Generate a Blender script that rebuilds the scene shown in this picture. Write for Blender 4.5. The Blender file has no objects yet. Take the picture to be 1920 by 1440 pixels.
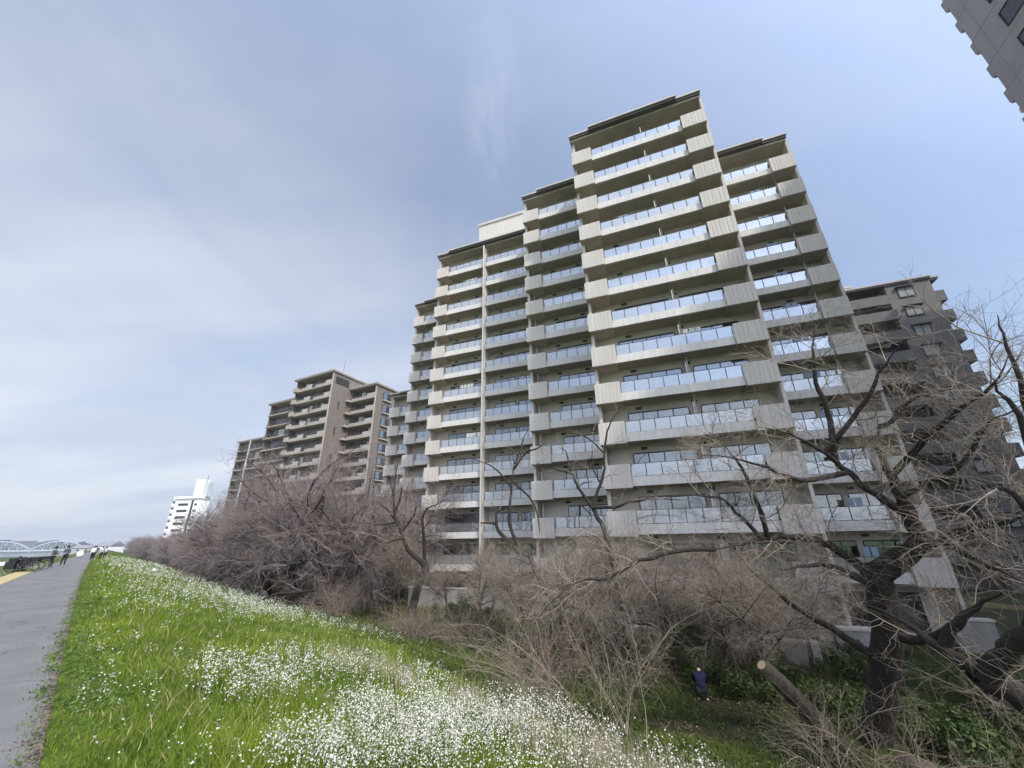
import bpy, math, random
import numpy as np
from mathutils import Vector, Matrix
R = math.radians
C = bpy.context.scene
COL = C.collection

# ------------------------------------------------------------------ camera
F, PITCH, ROLL, EYE = 740.0, R(21.5), R(0.95), 1.6      # focal length in photo pixels (1920 wide)
cr, sr, cp, sp = math.cos(ROLL), math.sin(ROLL), math.cos(PITCH), math.sin(PITCH)
def cam_dir(u, v):
    a, b = cr*u + sr*v, -sr*u + cr*v
    return a, b
_r = cam_dir(1, 0); _u = cam_dir(0, 1)
right = Vector((_r[0], -sp*_r[1], cp*_r[1])); up = Vector((_u[0], -sp*_u[1], cp*_u[1])); fwd = Vector((0, cp, sp))
cd = bpy.data.cameras.new('camera'); cam = bpy.data.objects.new('camera', cd); COL.objects.link(cam)
M = Matrix((right, up, -fwd)).transposed().to_4x4(); M.translation = (0, 0, EYE); cam.matrix_world = M
cd.sensor_width = 36; cd.lens = F/1920*36; cd.clip_start = .1; cd.clip_end = 8000
C.camera = cam

# ------------------------------------------------------------------ sky, sun, exposure
SUN_AZ, SUN_EL = R(148), R(47)
w = bpy.data.worlds.new('World'); C.world = w; w.use_nodes = True
nt = w.node_tree; N = nt.nodes; L = nt.links; N.clear()
def nd(t, **k):
    n = N.new(t)
    for a, b in k.items(): setattr(n, a, b)
    return n
out = nd('ShaderNodeOutputWorld'); bg = nd('ShaderNodeBackground'); bg.inputs[1].default_value = .15
sky = nd('ShaderNodeTexSky', sky_type='NISHITA', sun_disc=False)
sky.sun_elevation = SUN_EL; sky.sun_rotation = SUN_AZ; sky.air_density = 1.0; sky.dust_density = 1.6; sky.ozone_density = 2.2
tc = nd('ShaderNodeTexCoord'); sx = nd('ShaderNodeSeparateXYZ'); L.new(tc.outputs['Generated'], sx.inputs[0])
def mth(op, a, b=None, clamp=False):
    n = nd('ShaderNodeMath', operation=op, use_clamp=clamp)
    for i, v in enumerate((a, b)):
        if v is None: continue
        if isinstance(v, (int, float)): n.inputs[i].default_value = v
        else: L.new(v, n.inputs[i])
    return n.outputs[0]
zz = mth('ADD', mth('MAXIMUM', sx.outputs[2], 0.0), .16)
cx = mth('DIVIDE', sx.outputs[0], zz); cy = mth('DIVIDE', sx.outputs[1], zz)
cmb = nd('ShaderNodeCombineXYZ'); L.new(cx, cmb.inputs[0]); L.new(cy, cmb.inputs[1])
mp = nd('ShaderNodeMapping'); mp.inputs['Rotation'].default_value = (0, 0, R(20)); mp.inputs['Scale'].default_value = (.5, 1.25, 1); mp.inputs['Location'].default_value = (.9, 2.3, 0); L.new(cmb.outputs[0], mp.inputs[0])
n1 = nd('ShaderNodeTexNoise'); n1.inputs['Scale'].default_value = .62; n1.inputs['Detail'].default_value = 5; n1.inputs['Roughness'].default_value = .45; n1.inputs['Distortion'].default_value = .5; L.new(mp.outputs[0], n1.inputs[0])
mp2 = nd('ShaderNodeMapping'); mp2.inputs['Rotation'].default_value = (0, 0, R(-12)); mp2.inputs['Scale'].default_value = (2.6, .5, 1); L.new(cmb.outputs[0], mp2.inputs[0])
n2 = nd('ShaderNodeTexNoise'); n2.inputs['Scale'].default_value = 1.4; n2.inputs['Detail'].default_value = 6; n2.inputs['Roughness'].default_value = .55; n2.inputs['Distortion'].default_value = .8; L.new(mp2.outputs[0], n2.inputs[0])
# more cloud towards the west (left), clearer in the north east
side = mth('MULTIPLY', sx.outputs[0], -.36)
low = mth('MULTIPLY', mth('SUBTRACT', .55, sx.outputs[2]), .62)
base = mth('ADD', mth('ADD', mth('MULTIPLY', n1.outputs['Fac'], 1.35), mth('MULTIPLY', n2.outputs['Fac'], .30)), mth('ADD', side, low))
mr = nd('ShaderNodeMapRange', interpolation_type='SMOOTHSTEP'); mr.inputs['From Min'].default_value = .58; mr.inputs['From Max'].default_value = 1.36; mr.inputs['To Min'].default_value = .34; mr.inputs['To Max'].default_value = .92; L.new(base, mr.inputs[0])
# a thin cirrus streak high in the north
mpw = nd('ShaderNodeMapping'); mpw.inputs['Location'].default_value = (.03, -.60, 0); L.new(cmb.outputs[0], mpw.inputs[0]); mpw2 = nd('ShaderNodeMapping'); mpw2.inputs['Rotation'].default_value = (0, 0, R(-4)); mpw2.inputs['Scale'].default_value = (13, 4.6, 0); L.new(mpw.outputs[0], mpw2.inputs[0])
nw = nd('ShaderNodeTexNoise'); nw.inputs['Scale'].default_value = 1.1; nw.inputs['Detail'].default_value = 6; nw.inputs['Distortion'].default_value = 1.2; L.new(mpw2.outputs[0], nw.inputs[0])
ln_ = nd('ShaderNodeVectorMath', operation='LENGTH'); L.new(mpw2.outputs[0], ln_.inputs[0])
wisp = mth('MULTIPLY', mth('SUBTRACT', 1.0, ln_.outputs['Value'], True), mth('MULTIPLY', mth('SUBTRACT', nw.outputs['Fac'], .34, True), .8))
cov = mth('ADD', mr.outputs[0], wisp, True)
n3 = nd('ShaderNodeTexNoise'); n3.inputs['Scale'].default_value = .75; n3.inputs['Detail'].default_value = 5; n3.inputs['Roughness'].default_value = .5; L.new(mp.outputs[0], n3.inputs[0])
ccol = nd('ShaderNodeValToRGB'); ccol.color_ramp.elements[0].position = .43; ccol.color_ramp.elements[0].color = (2.5, 2.78, 3.35, 1); ccol.color_ramp.elements[1].position = .57; ccol.color_ramp.elements[1].color = (3.35, 3.48, 3.8, 1); L.new(n3.outputs['Fac'], ccol.inputs[0])
mix = nd('ShaderNodeMixRGB'); L.new(cov, mix.inputs[0]); dim = nd('ShaderNodeMixRGB', blend_type='MULTIPLY'); dim.inputs[0].default_value = 1; dim.inputs[2].default_value = (.72, .75, .78, 1); L.new(sky.outputs[0], dim.inputs[1]); L.new(dim.outputs[0], mix.inputs[1]); L.new(ccol.outputs[0], mix.inputs[2])
# hazy sky: brighter round the sun, added out of view as facade fill light
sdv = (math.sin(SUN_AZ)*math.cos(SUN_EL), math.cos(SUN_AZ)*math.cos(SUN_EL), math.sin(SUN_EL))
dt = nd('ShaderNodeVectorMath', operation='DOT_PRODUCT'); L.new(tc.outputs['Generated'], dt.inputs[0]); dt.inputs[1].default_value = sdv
fill_glow = mth('ADD', 1.0, mth('MULTIPLY', mth('POWER', mth('MAXIMUM', dt.outputs['Value'], 0.0), 2.0), 1.9))
sc = nd('ShaderNodeVectorMath', operation='SCALE'); L.new(mix.outputs[0], sc.inputs[0]); L.new(fill_glow, sc.inputs['Scale'])
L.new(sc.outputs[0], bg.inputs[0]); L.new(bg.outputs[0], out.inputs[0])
sd = bpy.data.lights.new('sun', 'SUN'); sd.energy = 2.2; sd.angle = R(2.0); sd.color = (1, .955, .88)
sun = bpy.data.objects.new('sun', sd); COL.objects.link(sun)
sdir = Vector((math.sin(SUN_AZ)*math.cos(SUN_EL), math.cos(SUN_AZ)*math.cos(SUN_EL), math.sin(SUN_EL)))
sun.rotation_euler = sdir.to_track_quat('Z', 'Y').to_euler(); sun.location = sdir*200
C.view_settings.view_transform = 'Standard'; C.view_settings.look = 'None'; C.view_settings.exposure = 0.74; C.view_settings.gamma = 1
C.cycles.max_bounces = 6; C.cycles.transparent_max_bounces = 12; C.cycles.caustics_reflective = False; C.cycles.caustics_refractive = False

# ------------------------------------------------------------------ materials
MATS = {}
def mat(name, col, rough=.8, var=.0, scale=3., bump=0., spec=.3, metal=0., trans=0., stretch=None, col2=None, detail=5):
    """principled surface with procedural colour variation; trans = share of light let through thin leaves"""
    if name in MATS: return MATS[name]
    m = bpy.data.materials.new(name); m.use_nodes = True; t = m.node_tree; n = t.nodes; l = t.links
    p = n['Principled BSDF']; p.inputs['Roughness'].default_value = rough; p.inputs['Metallic'].default_value = metal; p.inputs['Specular IOR Level'].default_value = spec
    c = (*col, 1)
    if var or col2:
        tcn = n.new('ShaderNodeTexCoord'); mpn = n.new('ShaderNodeMapping'); l.new(tcn.outputs['Object'], mpn.inputs[0])
        if stretch: mpn.inputs['Scale'].default_value = stretch
        no = n.new('ShaderNodeTexNoise'); no.inputs['Scale'].default_value = scale; no.inputs['Detail'].default_value = detail; no.inputs['Roughness'].default_value = .6; l.new(mpn.outputs[0], no.inputs[0])
        rp = n.new('ShaderNodeValToRGB'); rp.color_ramp.elements[0].position = .34; rp.color_ramp.elements[1].position = .66
        a = col2 if col2 else tuple(x*(1-var) for x in col); b = col if col2 else tuple(min(1, x*(1+var)) for x in col)
        rp.color_ramp.elements[0].color = (*a, 1); rp.color_ramp.elements[1].color = (*b, 1)
        l.new(no.outputs['Fac'], rp.inputs[0]); l.new(rp.outputs[0], p.inputs['Base Color'])
        if bump:
            bn = n.new('ShaderNodeBump'); bn.inputs['Strength'].default_value = bump; bn.inputs['Distance'].default_value = .02; l.new(no.outputs['Fac'], bn.inputs['Height']); l.new(bn.outputs[0], p.inputs['Normal'])
        csock = rp.outputs[0]
    else:
        p.inputs['Base Color'].default_value = c; csock = None
    if trans:
        tr = n.new('ShaderNodeBsdfTranslucent'); mx = n.new('ShaderNodeMixShader'); mx.inputs[0].default_value = trans
        if csock: l.new(csock, tr.inputs[0])
        else: tr.inputs[0].default_value = c
        l.new(p.outputs[0], mx.inputs[1]); l.new(tr.outputs[0], mx.inputs[2]); l.new(mx.outputs[0], n['Material Output'].inputs[0])
    MATS[name] = m; return m
def glass(name, tint, refl, rough=.03, milk=0.):
    m = bpy.data.materials.new(name); m.use_nodes = True; t = m.node_tree; n = t.nodes; l = t.links; n.remove(n['Principled BSDF'])
    tr = n.new('ShaderNodeBsdfTransparent'); tr.inputs[0].default_value = (*tint, 1)
    gl = n.new('ShaderNodeBsdfGlossy'); gl.inputs[0].default_value = (.93, .96, 1, 1); gl.inputs['Roughness'].default_value = rough
    lw = n.new('ShaderNodeLayerWeight'); lw.inputs[0].default_value = .35
    ma = n.new('ShaderNodeMapRange'); ma.inputs['To Min'].default_value = refl; ma.inputs['To Max'].default_value = min(1, refl+.5); l.new(lw.outputs['Fresnel'], ma.inputs[0])
    mx = n.new('ShaderNodeMixShader'); l.new(ma.outputs[0], mx.inputs[0]); l.new(tr.outputs[0], mx.inputs[1]); l.new(gl.outputs[0], mx.inputs[2]); 
    if milk:
        df = n.new('ShaderNodeBsdfDiffuse'); df.inputs[0].default_value = (.80, .82, .84, 1); tl = n.new('ShaderNodeBsdfTranslucent'); tl.inputs[0].default_value = (.8, .82, .84, 1); m2 = n.new('ShaderNodeMixShader'); m2.inputs[0].default_value = .35; l.new(df.outputs[0], m2.inputs[1]); l.new(tl.outputs[0], m2.inputs[2])
        m3 = n.new('ShaderNodeMixShader'); oi = n.new('ShaderNodeObjectInfo'); mrn = n.new('ShaderNodeMapRange'); mrn.inputs['To Min'].default_value = milk*.45; mrn.inputs['To Max'].default_value = milk*1.7; l.new(oi.outputs['Random'], mrn.inputs[0]); l.new(mrn.outputs[0], m3.inputs[0]); l.new(mx.outputs[0], m3.inputs[1]); l.new(m2.outputs[0], m3.inputs[2]); mx = m3
    l.new(mx.outputs[0], n['Material Output'].inputs[0])
    return m
PANEL = mat('beige_precast_panel', (.545, .505, .455), .85, .09, .9, .12, stretch=(5, 5, .35))
WALL = mat('beige_render', (.53, .485, .425), .9, .10, .6, .1, stretch=(1, 1, .3))
SOFFIT = mat('taupe_slab_concrete', (.46, .405, .34), .9, .12, .8)
CURB = mat('pale_grey_curb', (.60, .575, .54), .8, .09, 1.5, stretch=(3, 3, .3))
CAPM = mat('pale_roof_cap', (.48, .455, .425), .7, .08, .7)
FASC = mat('dark_roof_fascia', (.09, .08, .07), .7, .15, 1)
FRAME = mat('dark_window_frame', (.035, .035, .037), .5, .1, 4)
DARK_INSIDE = mat('painted_dark_interior', (.035, .033, .03), .9, .3, 2)  # dark colour painted in for the shade of unlit rooms
CURT = mat('pale_curtain_cloth', (.55, .54, .51), .9, .25, 9, stretch=(1, 1, .03))
RAILM = mat('grey_rail_metal', (.42, .43, .44), .4, .05, 3, metal=.3)
POST = mat('dark_post_metal', (.07, .07, .075), .5, .1, 3)
PIPE = mat('pale_drainpipe', (.60, .59, .56), .6, .08, 2)
VENT = mat('dark_vent', (.05, .045, .04), .7, .2, 8)
RGLASS = glass('balcony_glass', (.70, .74, .77), .31, milk=.28)
WGLASS = glass('window_glass', (.72, .76, .78), .14)

# ------------------------------------------------------------------ mesh helpers
class MB:
    def __init__(s): s.v = []; s.f = []
    def box(s, x0, x1, y0, y1, z0, z1):
        b = len(s.v); s.v += [(x0,y0,z0),(x1,y0,z0),(x1,y1,z0),(x0,y1,z0),(x0,y0,z1),(x1,y0,z1),(x1,y1,z1),(x0,y1,z1)]
        s.f += [(b,b+3,b+2,b+1),(b+4,b+5,b+6,b+7),(b,b+1,b+5,b+4),(b+1,b+2,b+6,b+5),(b+2,b+3,b+7,b+6),(b+3,b,b+4,b+7)]; return s
    def quad(s, a, b_, c, d):
        b = len(s.v); s.v += [a, b_, c, d]; s.f.append((b, b+1, b+2, b+3)); return s
    def prism(s, pts, z0, z1):
        b = len(s.v); n = len(pts); s.v += [(x, y, z0) for x, y in pts]+[(x, y, z1) for x, y in pts]
        s.f.append(tuple(b+i for i in reversed(range(n)))); s.f.append(tuple(b+n+i for i in range(n)))
        for i in range(n): j = (i+1) % n; s.f.append((b+i, b+j, b+n+j, b+n+i))
        return s
    def tube(s, pts, rad, k=6, cap=True):
        pts = [Vector(p) for p in pts]; n = len(pts); b = len(s.v)
        if not hasattr(rad, '__len__'): rad = [rad]*n
        ref = Vector((.31, .17, .93)) if abs((pts[-1]-pts[0]).normalized().z) < .8 else Vector((.9, .3, .1))
        for i, p in enumerate(pts):
            d = (pts[min(i+1, n-1)]-pts[max(i-1, 0)]).normalized(); a = d.cross(ref).normalized(); c = d.cross(a)
            for j in range(k):
                t = 2*math.pi*j/k; s.v.append(tuple(p+(a*math.cos(t)+c*math.sin(t))*rad[i]))
        for i in range(n-1):
            for j in range(k): q = (j+1) % k; s.f.append((b+i*k+j, b+i*k+q, b+(i+1)*k+q, b+(i+1)*k+j))
        if cap: s.f.append(tuple(b+j for j in reversed(range(k)))); s.f.append(tuple(b+(n-1)*k+j for j in range(k)))
        return s
    def ring(s, c, r, th, axis, n=20, k=6):
        """torus round a horizontal axis vector"""
        c = Vector(c); ax = Vector(axis).normalized(); u = Vector((0, 0, 1)); v = ax.cross(u); b = len(s.v)
        for i in range(n):
            t = 2*math.pi*i/n; d = v*math.cos(t)+u*math.sin(t)
            for j in range(k):
                q = 2*math.pi*j/k; s.v.append(tuple(c+d*(r+th*math.cos(q))+ax*th*math.sin(q)))
        for i in range(n):
            for j in range(k): i2, j2 = (i+1) % n, (j+1) % k; s.f.append((b+i*k+j, b+i2*k+j, b+i2*k+j2, b+i*k+j2))
        return s
    def ball(s, c, r, n=10, m=7):
        rx, ry, rz = r if hasattr(r, '__len__') else (r, r, r); b = len(s.v); s.v.append((c[0], c[1], c[2]-rz))
        for i in range(1, m):
            a = math.pi*i/m-math.pi/2
            for j in range(n): t = 2*math.pi*j/n; s.v.append((c[0]+rx*math.cos(a)*math.cos(t), c[1]+ry*math.cos(a)*math.sin(t), c[2]+rz*math.sin(a)))
        s.v.append((c[0], c[1], c[2]+rz)); e = len(s.v)-1
        for j in range(n):
            q = (j+1) % n; s.f.append((b, b+1+q, b+1+j)); s.f.append((e, e-n+j, e-n+q))
            for i in range(m-2): o = b+1+i*n; s.f.append((o+j, o+q, o+n+q, o+n+j))
        return s
    def build(s, name, m, parent=None, loc=(0, 0, 0), off=(0, 0, 0), smooth=False):
        me = bpy.data.meshes.new(name); me.from_pydata([(x-off[0], y-off[1], z-off[2]) for x, y, z in s.v], [], s.f); me.materials.append(m)
        if smooth: me.polygons.foreach_set('use_smooth', [True]*len(me.polygons))
        return link(name, me, parent, loc)
def link(name, me, parent=None, loc=(0, 0, 0)):
    o = bpy.data.objects.new(name, me); COL.objects.link(o); o.location = loc
    if parent: o.parent = parent
    return o
def tag(o, label=None, cat=None, group=None, kind=None):
    if label: o['label'] = label
    if cat: o['category'] = cat
    if group: o['group'] = group
    if kind: o['kind'] = kind
    return o
def empty(name, loc, rz, label, cat, group=None):
    o = bpy.data.objects.new(name, None); COL.objects.link(o); o.empty_display_size = .5; o.location = loc; o.rotation_euler = (0, 0, rz)
    return tag(o, label, cat, group)
def copy_tree(o, parent=None, loc=None):
    c = o.copy(); COL.objects.link(c)
    if parent: c.parent = parent
    if loc is not None: c.location = loc
    for ch in list(o.children): copy_tree(ch, c)
    return c
def np_mesh(name, V, Fa, m, parent=None, loc=(0, 0, 0), smooth=False):
    """fast mesh from numpy arrays: V (n,3), Fa (m,k)"""
    me = bpy.data.meshes.new(name); k = Fa.shape[1]
    me.vertices.add(len(V)); me.vertices.foreach_set('co', V.astype(np.float32).ravel())
    me.loops.add(Fa.size); me.loops.foreach_set('vertex_index', Fa.astype(np.int32).ravel())
    me.polygons.add(len(Fa)); me.polygons.foreach_set('loop_start', np.arange(0, Fa.size, k, dtype=np.int32))
    if smooth: me.polygons.foreach_set('use_smooth', np.ones(len(Fa), dtype=bool))
    me.update(calc_edges=True); me.materials.append(m)
    return link(name, me, parent, loc)

# ------------------------------------------------------------------ frames: the levee (p along the path, n to its right) and the two building grids
PA = R(-45.4); PD = np.array([math.sin(PA), math.cos(PA)]); ND = np.array([PD[1], -PD[0]])
def bend(p):
    p = np.asarray(p, float); q = np.clip(p, 0, 92)
    return 1.25*(q/92)**2+np.clip(p-92, 0, None)*.027
def lev(p, n):
    n = np.asarray(n, float)+bend(p); p = np.asarray(p, float)
    return p*PD[0]+n*ND[0], p*PD[1]+n*ND[1]
PROF_N = np.array([-4000, -60, -13, -4.2, -2.5, .15, .5, 2.5, 4.7, 7.8, 12, 16, 24, 60, 4000.])
PROF_Z = np.array([-4.6, -4.5, -4.2, -.10, 0, 0, -.06, -.42, -.88, -2.35, -3.7, -3.9, -4.0, -4.2, -4.2])
PROF_F = np.array([-4.6, -4.5, -4.2, -.10, 0, 0, -.06, -.42, -.95, -1.78, -2.95, -3.85, -4.0, -4.2, -4.2])     # gentler further along
def ground_z(n, p=60.):
    u = np.clip((np.asarray(p, float)-8)/8, 0, 1); u = u*u*(3-2*u)
    return np.interp(n, PROF_N, PROF_Z)*(1-u)+np.interp(n, PROF_N, PROF_F)*u
def to_pn(x, y):
    p = x*PD[0]+y*PD[1]; return p, x*ND[0]+y*ND[1]-bend(p)
def zxy(x, y):
    p, n = to_pn(x, y); return float(ground_z(n, p))
MA = R(-20.8); ME = Vector((math.cos(MA), math.sin(MA))); MQ = Vector((-math.sin(MA), math.cos(MA)))
def mw(e, q): return (ME.x*e+MQ.x*q, ME.y*e+MQ.y*q)
BA = R(-26.6)
def bw(e, q): return (math.cos(BA)*e-math.sin(BA)*q, math.sin(BA)*e+math.cos(BA)*q)
def pix(x, y, D):
    """world point seen at photo pixel (x, y), at horizontal distance D"""
    a, b = cam_dir((x-960)/F, (720-y)/F); d = Vector((a, cp-sp*b, sp+cp*b)); return d*(D/math.hypot(d.x, d.y))+Vector((0, 0, EYE))

# ------------------------------------------------------------------ ground, path, river
def sheet(name, ps, ns, dz, m, zf=None, jitter=0.):
    P, Nn = np.meshgrid(ps, ns, indexing='ij'); X, Y = lev(P, Nn); Z = (zf(Nn) if zf else ground_z(Nn, P))+dz
    if jitter:
        rg = np.random.default_rng(3); Z = Z+np.where((Nn > 1) & (Nn < 60), 1, 0)*rg.normal(0, jitter, Z.shape)
    V = np.stack([X, Y, Z], -1).reshape(-1, 3); a, b = len(ps), len(ns); I = np.arange(a*b).reshape(a, b)
    Fa = np.stack([I[:-1, :-1], I[1:, :-1], I[1:, 1:], I[:-1, 1:]], -1).reshape(-1, 4)
    return np_mesh(name, V, Fa[:, ::-1], m, smooth=True)
def ground_material():
    m = bpy.data.materials.new('grassy_earth'); m.use_nodes = True; t = m.node_tree; n = t.nodes; l = t.links; p = n['Principled BSDF']; p.inputs['Roughness'].default_value = .95; p.inputs['Specular IOR Level'].default_value = .1
    tcn = n.new('ShaderNodeTexCoord')
    def ramp(scale, e, det=6):
        no = n.new('ShaderNodeTexNoise'); no.inputs['Scale'].default_value = scale; no.inputs['Detail'].default_value = det; no.inputs['Roughness'].default_value = .65; l.new(tcn.outputs['Object'], no.inputs[0])
        r = n.new('ShaderNodeValToRGB'); r.color_ramp.elements[0].position, r.color_ramp.elements[0].color = e[0]; r.color_ramp.elements[1].position, r.color_ramp.elements[1].color = e[1]
        l.new(no.outputs['Fac'], r.inputs[0]); return r.outputs[0], no.outputs['Fac']
    a, h = ramp(2.2, ((.35, (.035, .055, .012, 1)), (.65, (.095, .135, .025, 1))))
    b, _ = ramp(.35, ((.42, (.045, .034, .022, 1)), (.6, (.05, .062, .02, 1))))
    at = n.new('ShaderNodeAttribute'); at.attribute_name = 'woods'
    mx = n.new('ShaderNodeMixRGB'); l.new(at.outputs['Fac'], mx.inputs[0]); l.new(a, mx.inputs[1]); l.new(b, mx.inputs[2]); l.new(mx.outputs[0], p.inputs['Base Color'])
    bn = n.new('ShaderNodeBump'); bn.inputs['Strength'].default_value = .5; bn.inputs['Distance'].default_value = .08; l.new(h, bn.inputs['Height']); l.new(bn.outputs[0], p.inputs['Normal'])
    return m
ps = np.concatenate([[-900, -200, -60, -25], np.arange(-12, 60, .8), np.arange(60, 160, 4), np.arange(160, 400, 20), [500, 700, 1000, 1500, 2500, 4500]])
ns = np.concatenate([[-3500, -900, -300, -120, -60, -40, -25, -17, -13, -10, -7, -4.2, -3.3, -2.5], np.arange(.15, 30, .6), [34, 40, 50, 65, 90, 150, 400, 1200, 3500]])
g = tag(sheet('ground', ps, ns, 0, ground_material(), jitter=.035), kind='structure')
co = np.empty(len(g.data.vertices)*3, np.float32); g.data.vertices.foreach_get('co', co); co = co.reshape(-1, 3)
gn = to_pn(co[:, 0], co[:, 1])[1]
at = g.data.attributes.new('woods', 'FLOAT', 'POINT'); at.data.foreach_set('value', np.clip((gn-9)/4, 0, 1).astype(np.float32))
def asphalt():
    m = mat('worn_asphalt', (.165, .163, .16), .92, .10, .8, .0, detail=3); t = m.node_tree; n = t.nodes; l = t.links; p = n['Principled BSDF']; src = p.inputs['Base Color'].links[0].from_socket
    tcn = n.new('ShaderNodeTexCoord'); g = n.new('ShaderNodeTexNoise'); g.inputs['Scale'].default_value = 90; g.inputs['Detail'].default_value = 2; l.new(tcn.outputs['Object'], g.inputs[0])
    st = n.new('ShaderNodeTexNoise'); st.inputs['Scale'].default_value = .55; st.inputs['Detail'].default_value = 8; st.inputs['Roughness'].default_value = .7; l.new(tcn.outputs['Object'], st.inputs[0])
    vo = n.new('ShaderNodeTexVoronoi', ); vo.feature = 'DISTANCE_TO_EDGE'; vo.inputs['Scale'].default_value = .38; ds = n.new('ShaderNodeTexNoise'); ds.inputs['Scale'].default_value = 1.6; ds.inputs['Detail'].default_value = 6; l.new(tcn.outputs['Object'], ds.inputs[0])
    ad = n.new('ShaderNodeMixRGB'); ad.blend_type = 'ADD'; ad.inputs[0].default_value = .9; l.new(tcn.outputs['Object'], ad.inputs[1]); l.new(ds.outputs['Color'], ad.inputs[2]); l.new(ad.outputs[0], vo.inputs['Vector'])
    def ramp(sock, a, b, c0, c1):
        r = n.new('ShaderNodeMapRange'); r.inputs[1].default_value = a; r.inputs[2].default_value = b; r.inputs[3].default_value = c0; r.inputs[4].default_value = c1; l.new(sock, r.inputs[0]); return r.outputs[0]
    k = [ramp(g.outputs['Fac'], .3, .7, .72, 1.28), ramp(st.outputs['Fac'], .35, .65, .84, 1.10), ramp(vo.outputs['Distance'], 0, .012, .62, 1.0)]
    mu = n.new('ShaderNodeMath'); mu.operation = 'MULTIPLY'; l.new(k[0], mu.inputs[0]); l.new(k[1], mu.inputs[1]); m2 = n.new('ShaderNodeMath'); m2.operation = 'MULTIPLY'; l.new(mu.outputs[0], m2.inputs[0]); l.new(k[2], m2.inputs[1])
    sc_ = n.new('ShaderNodeVectorMath'); sc_.operation = 'SCALE'; l.new(src, sc_.inputs[0]); l.new(m2.outputs[0], sc_.inputs['Scale']); l.new(sc_.outputs[0], p.inputs['Base Color'])
    bn = n.new('ShaderNodeBump'); bn.inputs['Strength'].default_value = .5; bn.inputs['Distance'].default_value = .006; l.new(g.outputs['Fac'], bn.inputs['Height']); l.new(bn.outputs[0], p.inputs['Normal']); return m
asph = asphalt()
pp = np.concatenate([np.arange(-14, 160, 2), np.arange(160, 420, 20)])
def flat(n): return n*0
tag(sheet('path', pp, np.array([-2.42, -1.5, -.7, .17]), .012, asph, zf=flat), kind='structure')
tag(sheet('paving_strip', pp[(pp > 10) & (pp < 47)], np.array([-3.25, -2.44]), .02, mat('ochre_paving', (.42, .33, .17), .9, .15, 6), zf=flat), kind='structure')
wm = mat('river_water', (.03, .055, .06), .12, .2, .05, .1)
tag(sheet('river', np.array([420, 600, 800, 1150.]), np.array([-3000, -800, -200, -40, -14.]), 0, wm, zf=lambda n: n*0-4.05), kind='structure')
tag(sheet('gravel_track', np.array([150, 220, 300.]), np.array([-220, -60, -24.]), .06, mat('pale_gravel', (.5, .49, .45), .95, .1, 2)), kind='structure')

# ------------------------------------------------------------------ the main apartment building
GZ = -4.2
OFF = (-8, 30, GZ)
main = empty('apartment_building', (*mw(OFF[0], OFF[1]), GZ), MA, 'large beige stepped apartment building with rows of glass-railed balconies, filling the middle', 'building')
rnd = random.Random(11)
def mpart(mb, name, m): return mb.build(name, m, main, off=OFF)
def balcony_proto(S, tz):
    """balcony with curb, solid end panels, glass railing; one floor; z=0 is the underside of the solid panels"""
    q, e0, e1 = S['q'], S['e0'], S['e1']; g0, g1 = S['g0'], S['g1']; wq = q+1.7
    def at(mb): 
        for i, (x, y, z) in enumerate(mb.v): mb.v[i] = (x-e0, y-q, z)
        return mb
    s = MB()
    if S['L']: s.box(e0, g0-.002, q+.12, wq-.003, .04, .56)
    if S['Rp']: s.box(g1+.002, e1, q+.12, wq-.003, .04, .56)
    s.box(g0, g1, q+.46, wq-.003, .20, .56)
    bal = at(s).build('balcony', SOFFIT, main, loc=(e0-OFF[0], q-OFF[1], tz-OFF[2]))
    at(MB().box(g0, g1, q+.26, q+.458, .17, .76)).build('curb', CURB, bal)
    for side, a, b in ((S['L'], e0, g0-.004), (S['Rp'], g1+.004, e1)):
        if not side: continue
        p = MB().box(a, b, q+.022, q+.118, .04, 1.53).box(a+.02, b-.02, q+.025, q+.16, 1.532, 1.56)
        n = 7; wd = (b-a)/n
        for i in range(n): p.box(a+i*wd+(.012 if i else 0), a+(i+1)*wd-(.012 if i < n-1 else 0), q, q+.02, .06, 1.51)
        if side == 'end': p.box(b-.1, b-.002, q+.12, wq-.2, .57, 1.5)
        at(p).build('parapet_panel', PANEL, bal)
    n = max(2, round((g1-g0)/1.0)); wd = (g1-g0)/n; gl = MB(); po = MB()
    for i in range(n):
        gl.box(g0+i*wd+.03, g0+(i+1)*wd-.03, q+.35, q+.362, .80, 1.60)
        if i: po.box(g0+i*wd-.02, g0+i*wd+.02, q+.335, q+.375, .762, 1.58)
    po.box(g0+.01, g0+.04, q+.335, q+.375, .762, 1.58); po.box(g1-.04, g1-.01, q+.335, q+.375, .762, 1.58)
    po.box(g0, g1, q+.34, q+.37, 1.575, 1.612)
    at(gl).build('glass_railing', RGLASS, bal); at(po).build('railing_frame', POST, bal)
    x = g0+.3+rnd.random()
    while x < g1-.9:
        w_ = .17 if rnd.random() < .4 else .42
        at(MB().box(x, x+w_, wq-.05, wq-.004, 2.72, 2.90)).build('vent', VENT, bal); x += 2.2+rnd.random()*1.6
    if S.get('part') is not None:
        at(MB().box(S['part']-.03, S['part']+.03, q+.47, wq-.004, .57, 2.45)).build('partition', CURB, bal)
    return bal
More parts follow.
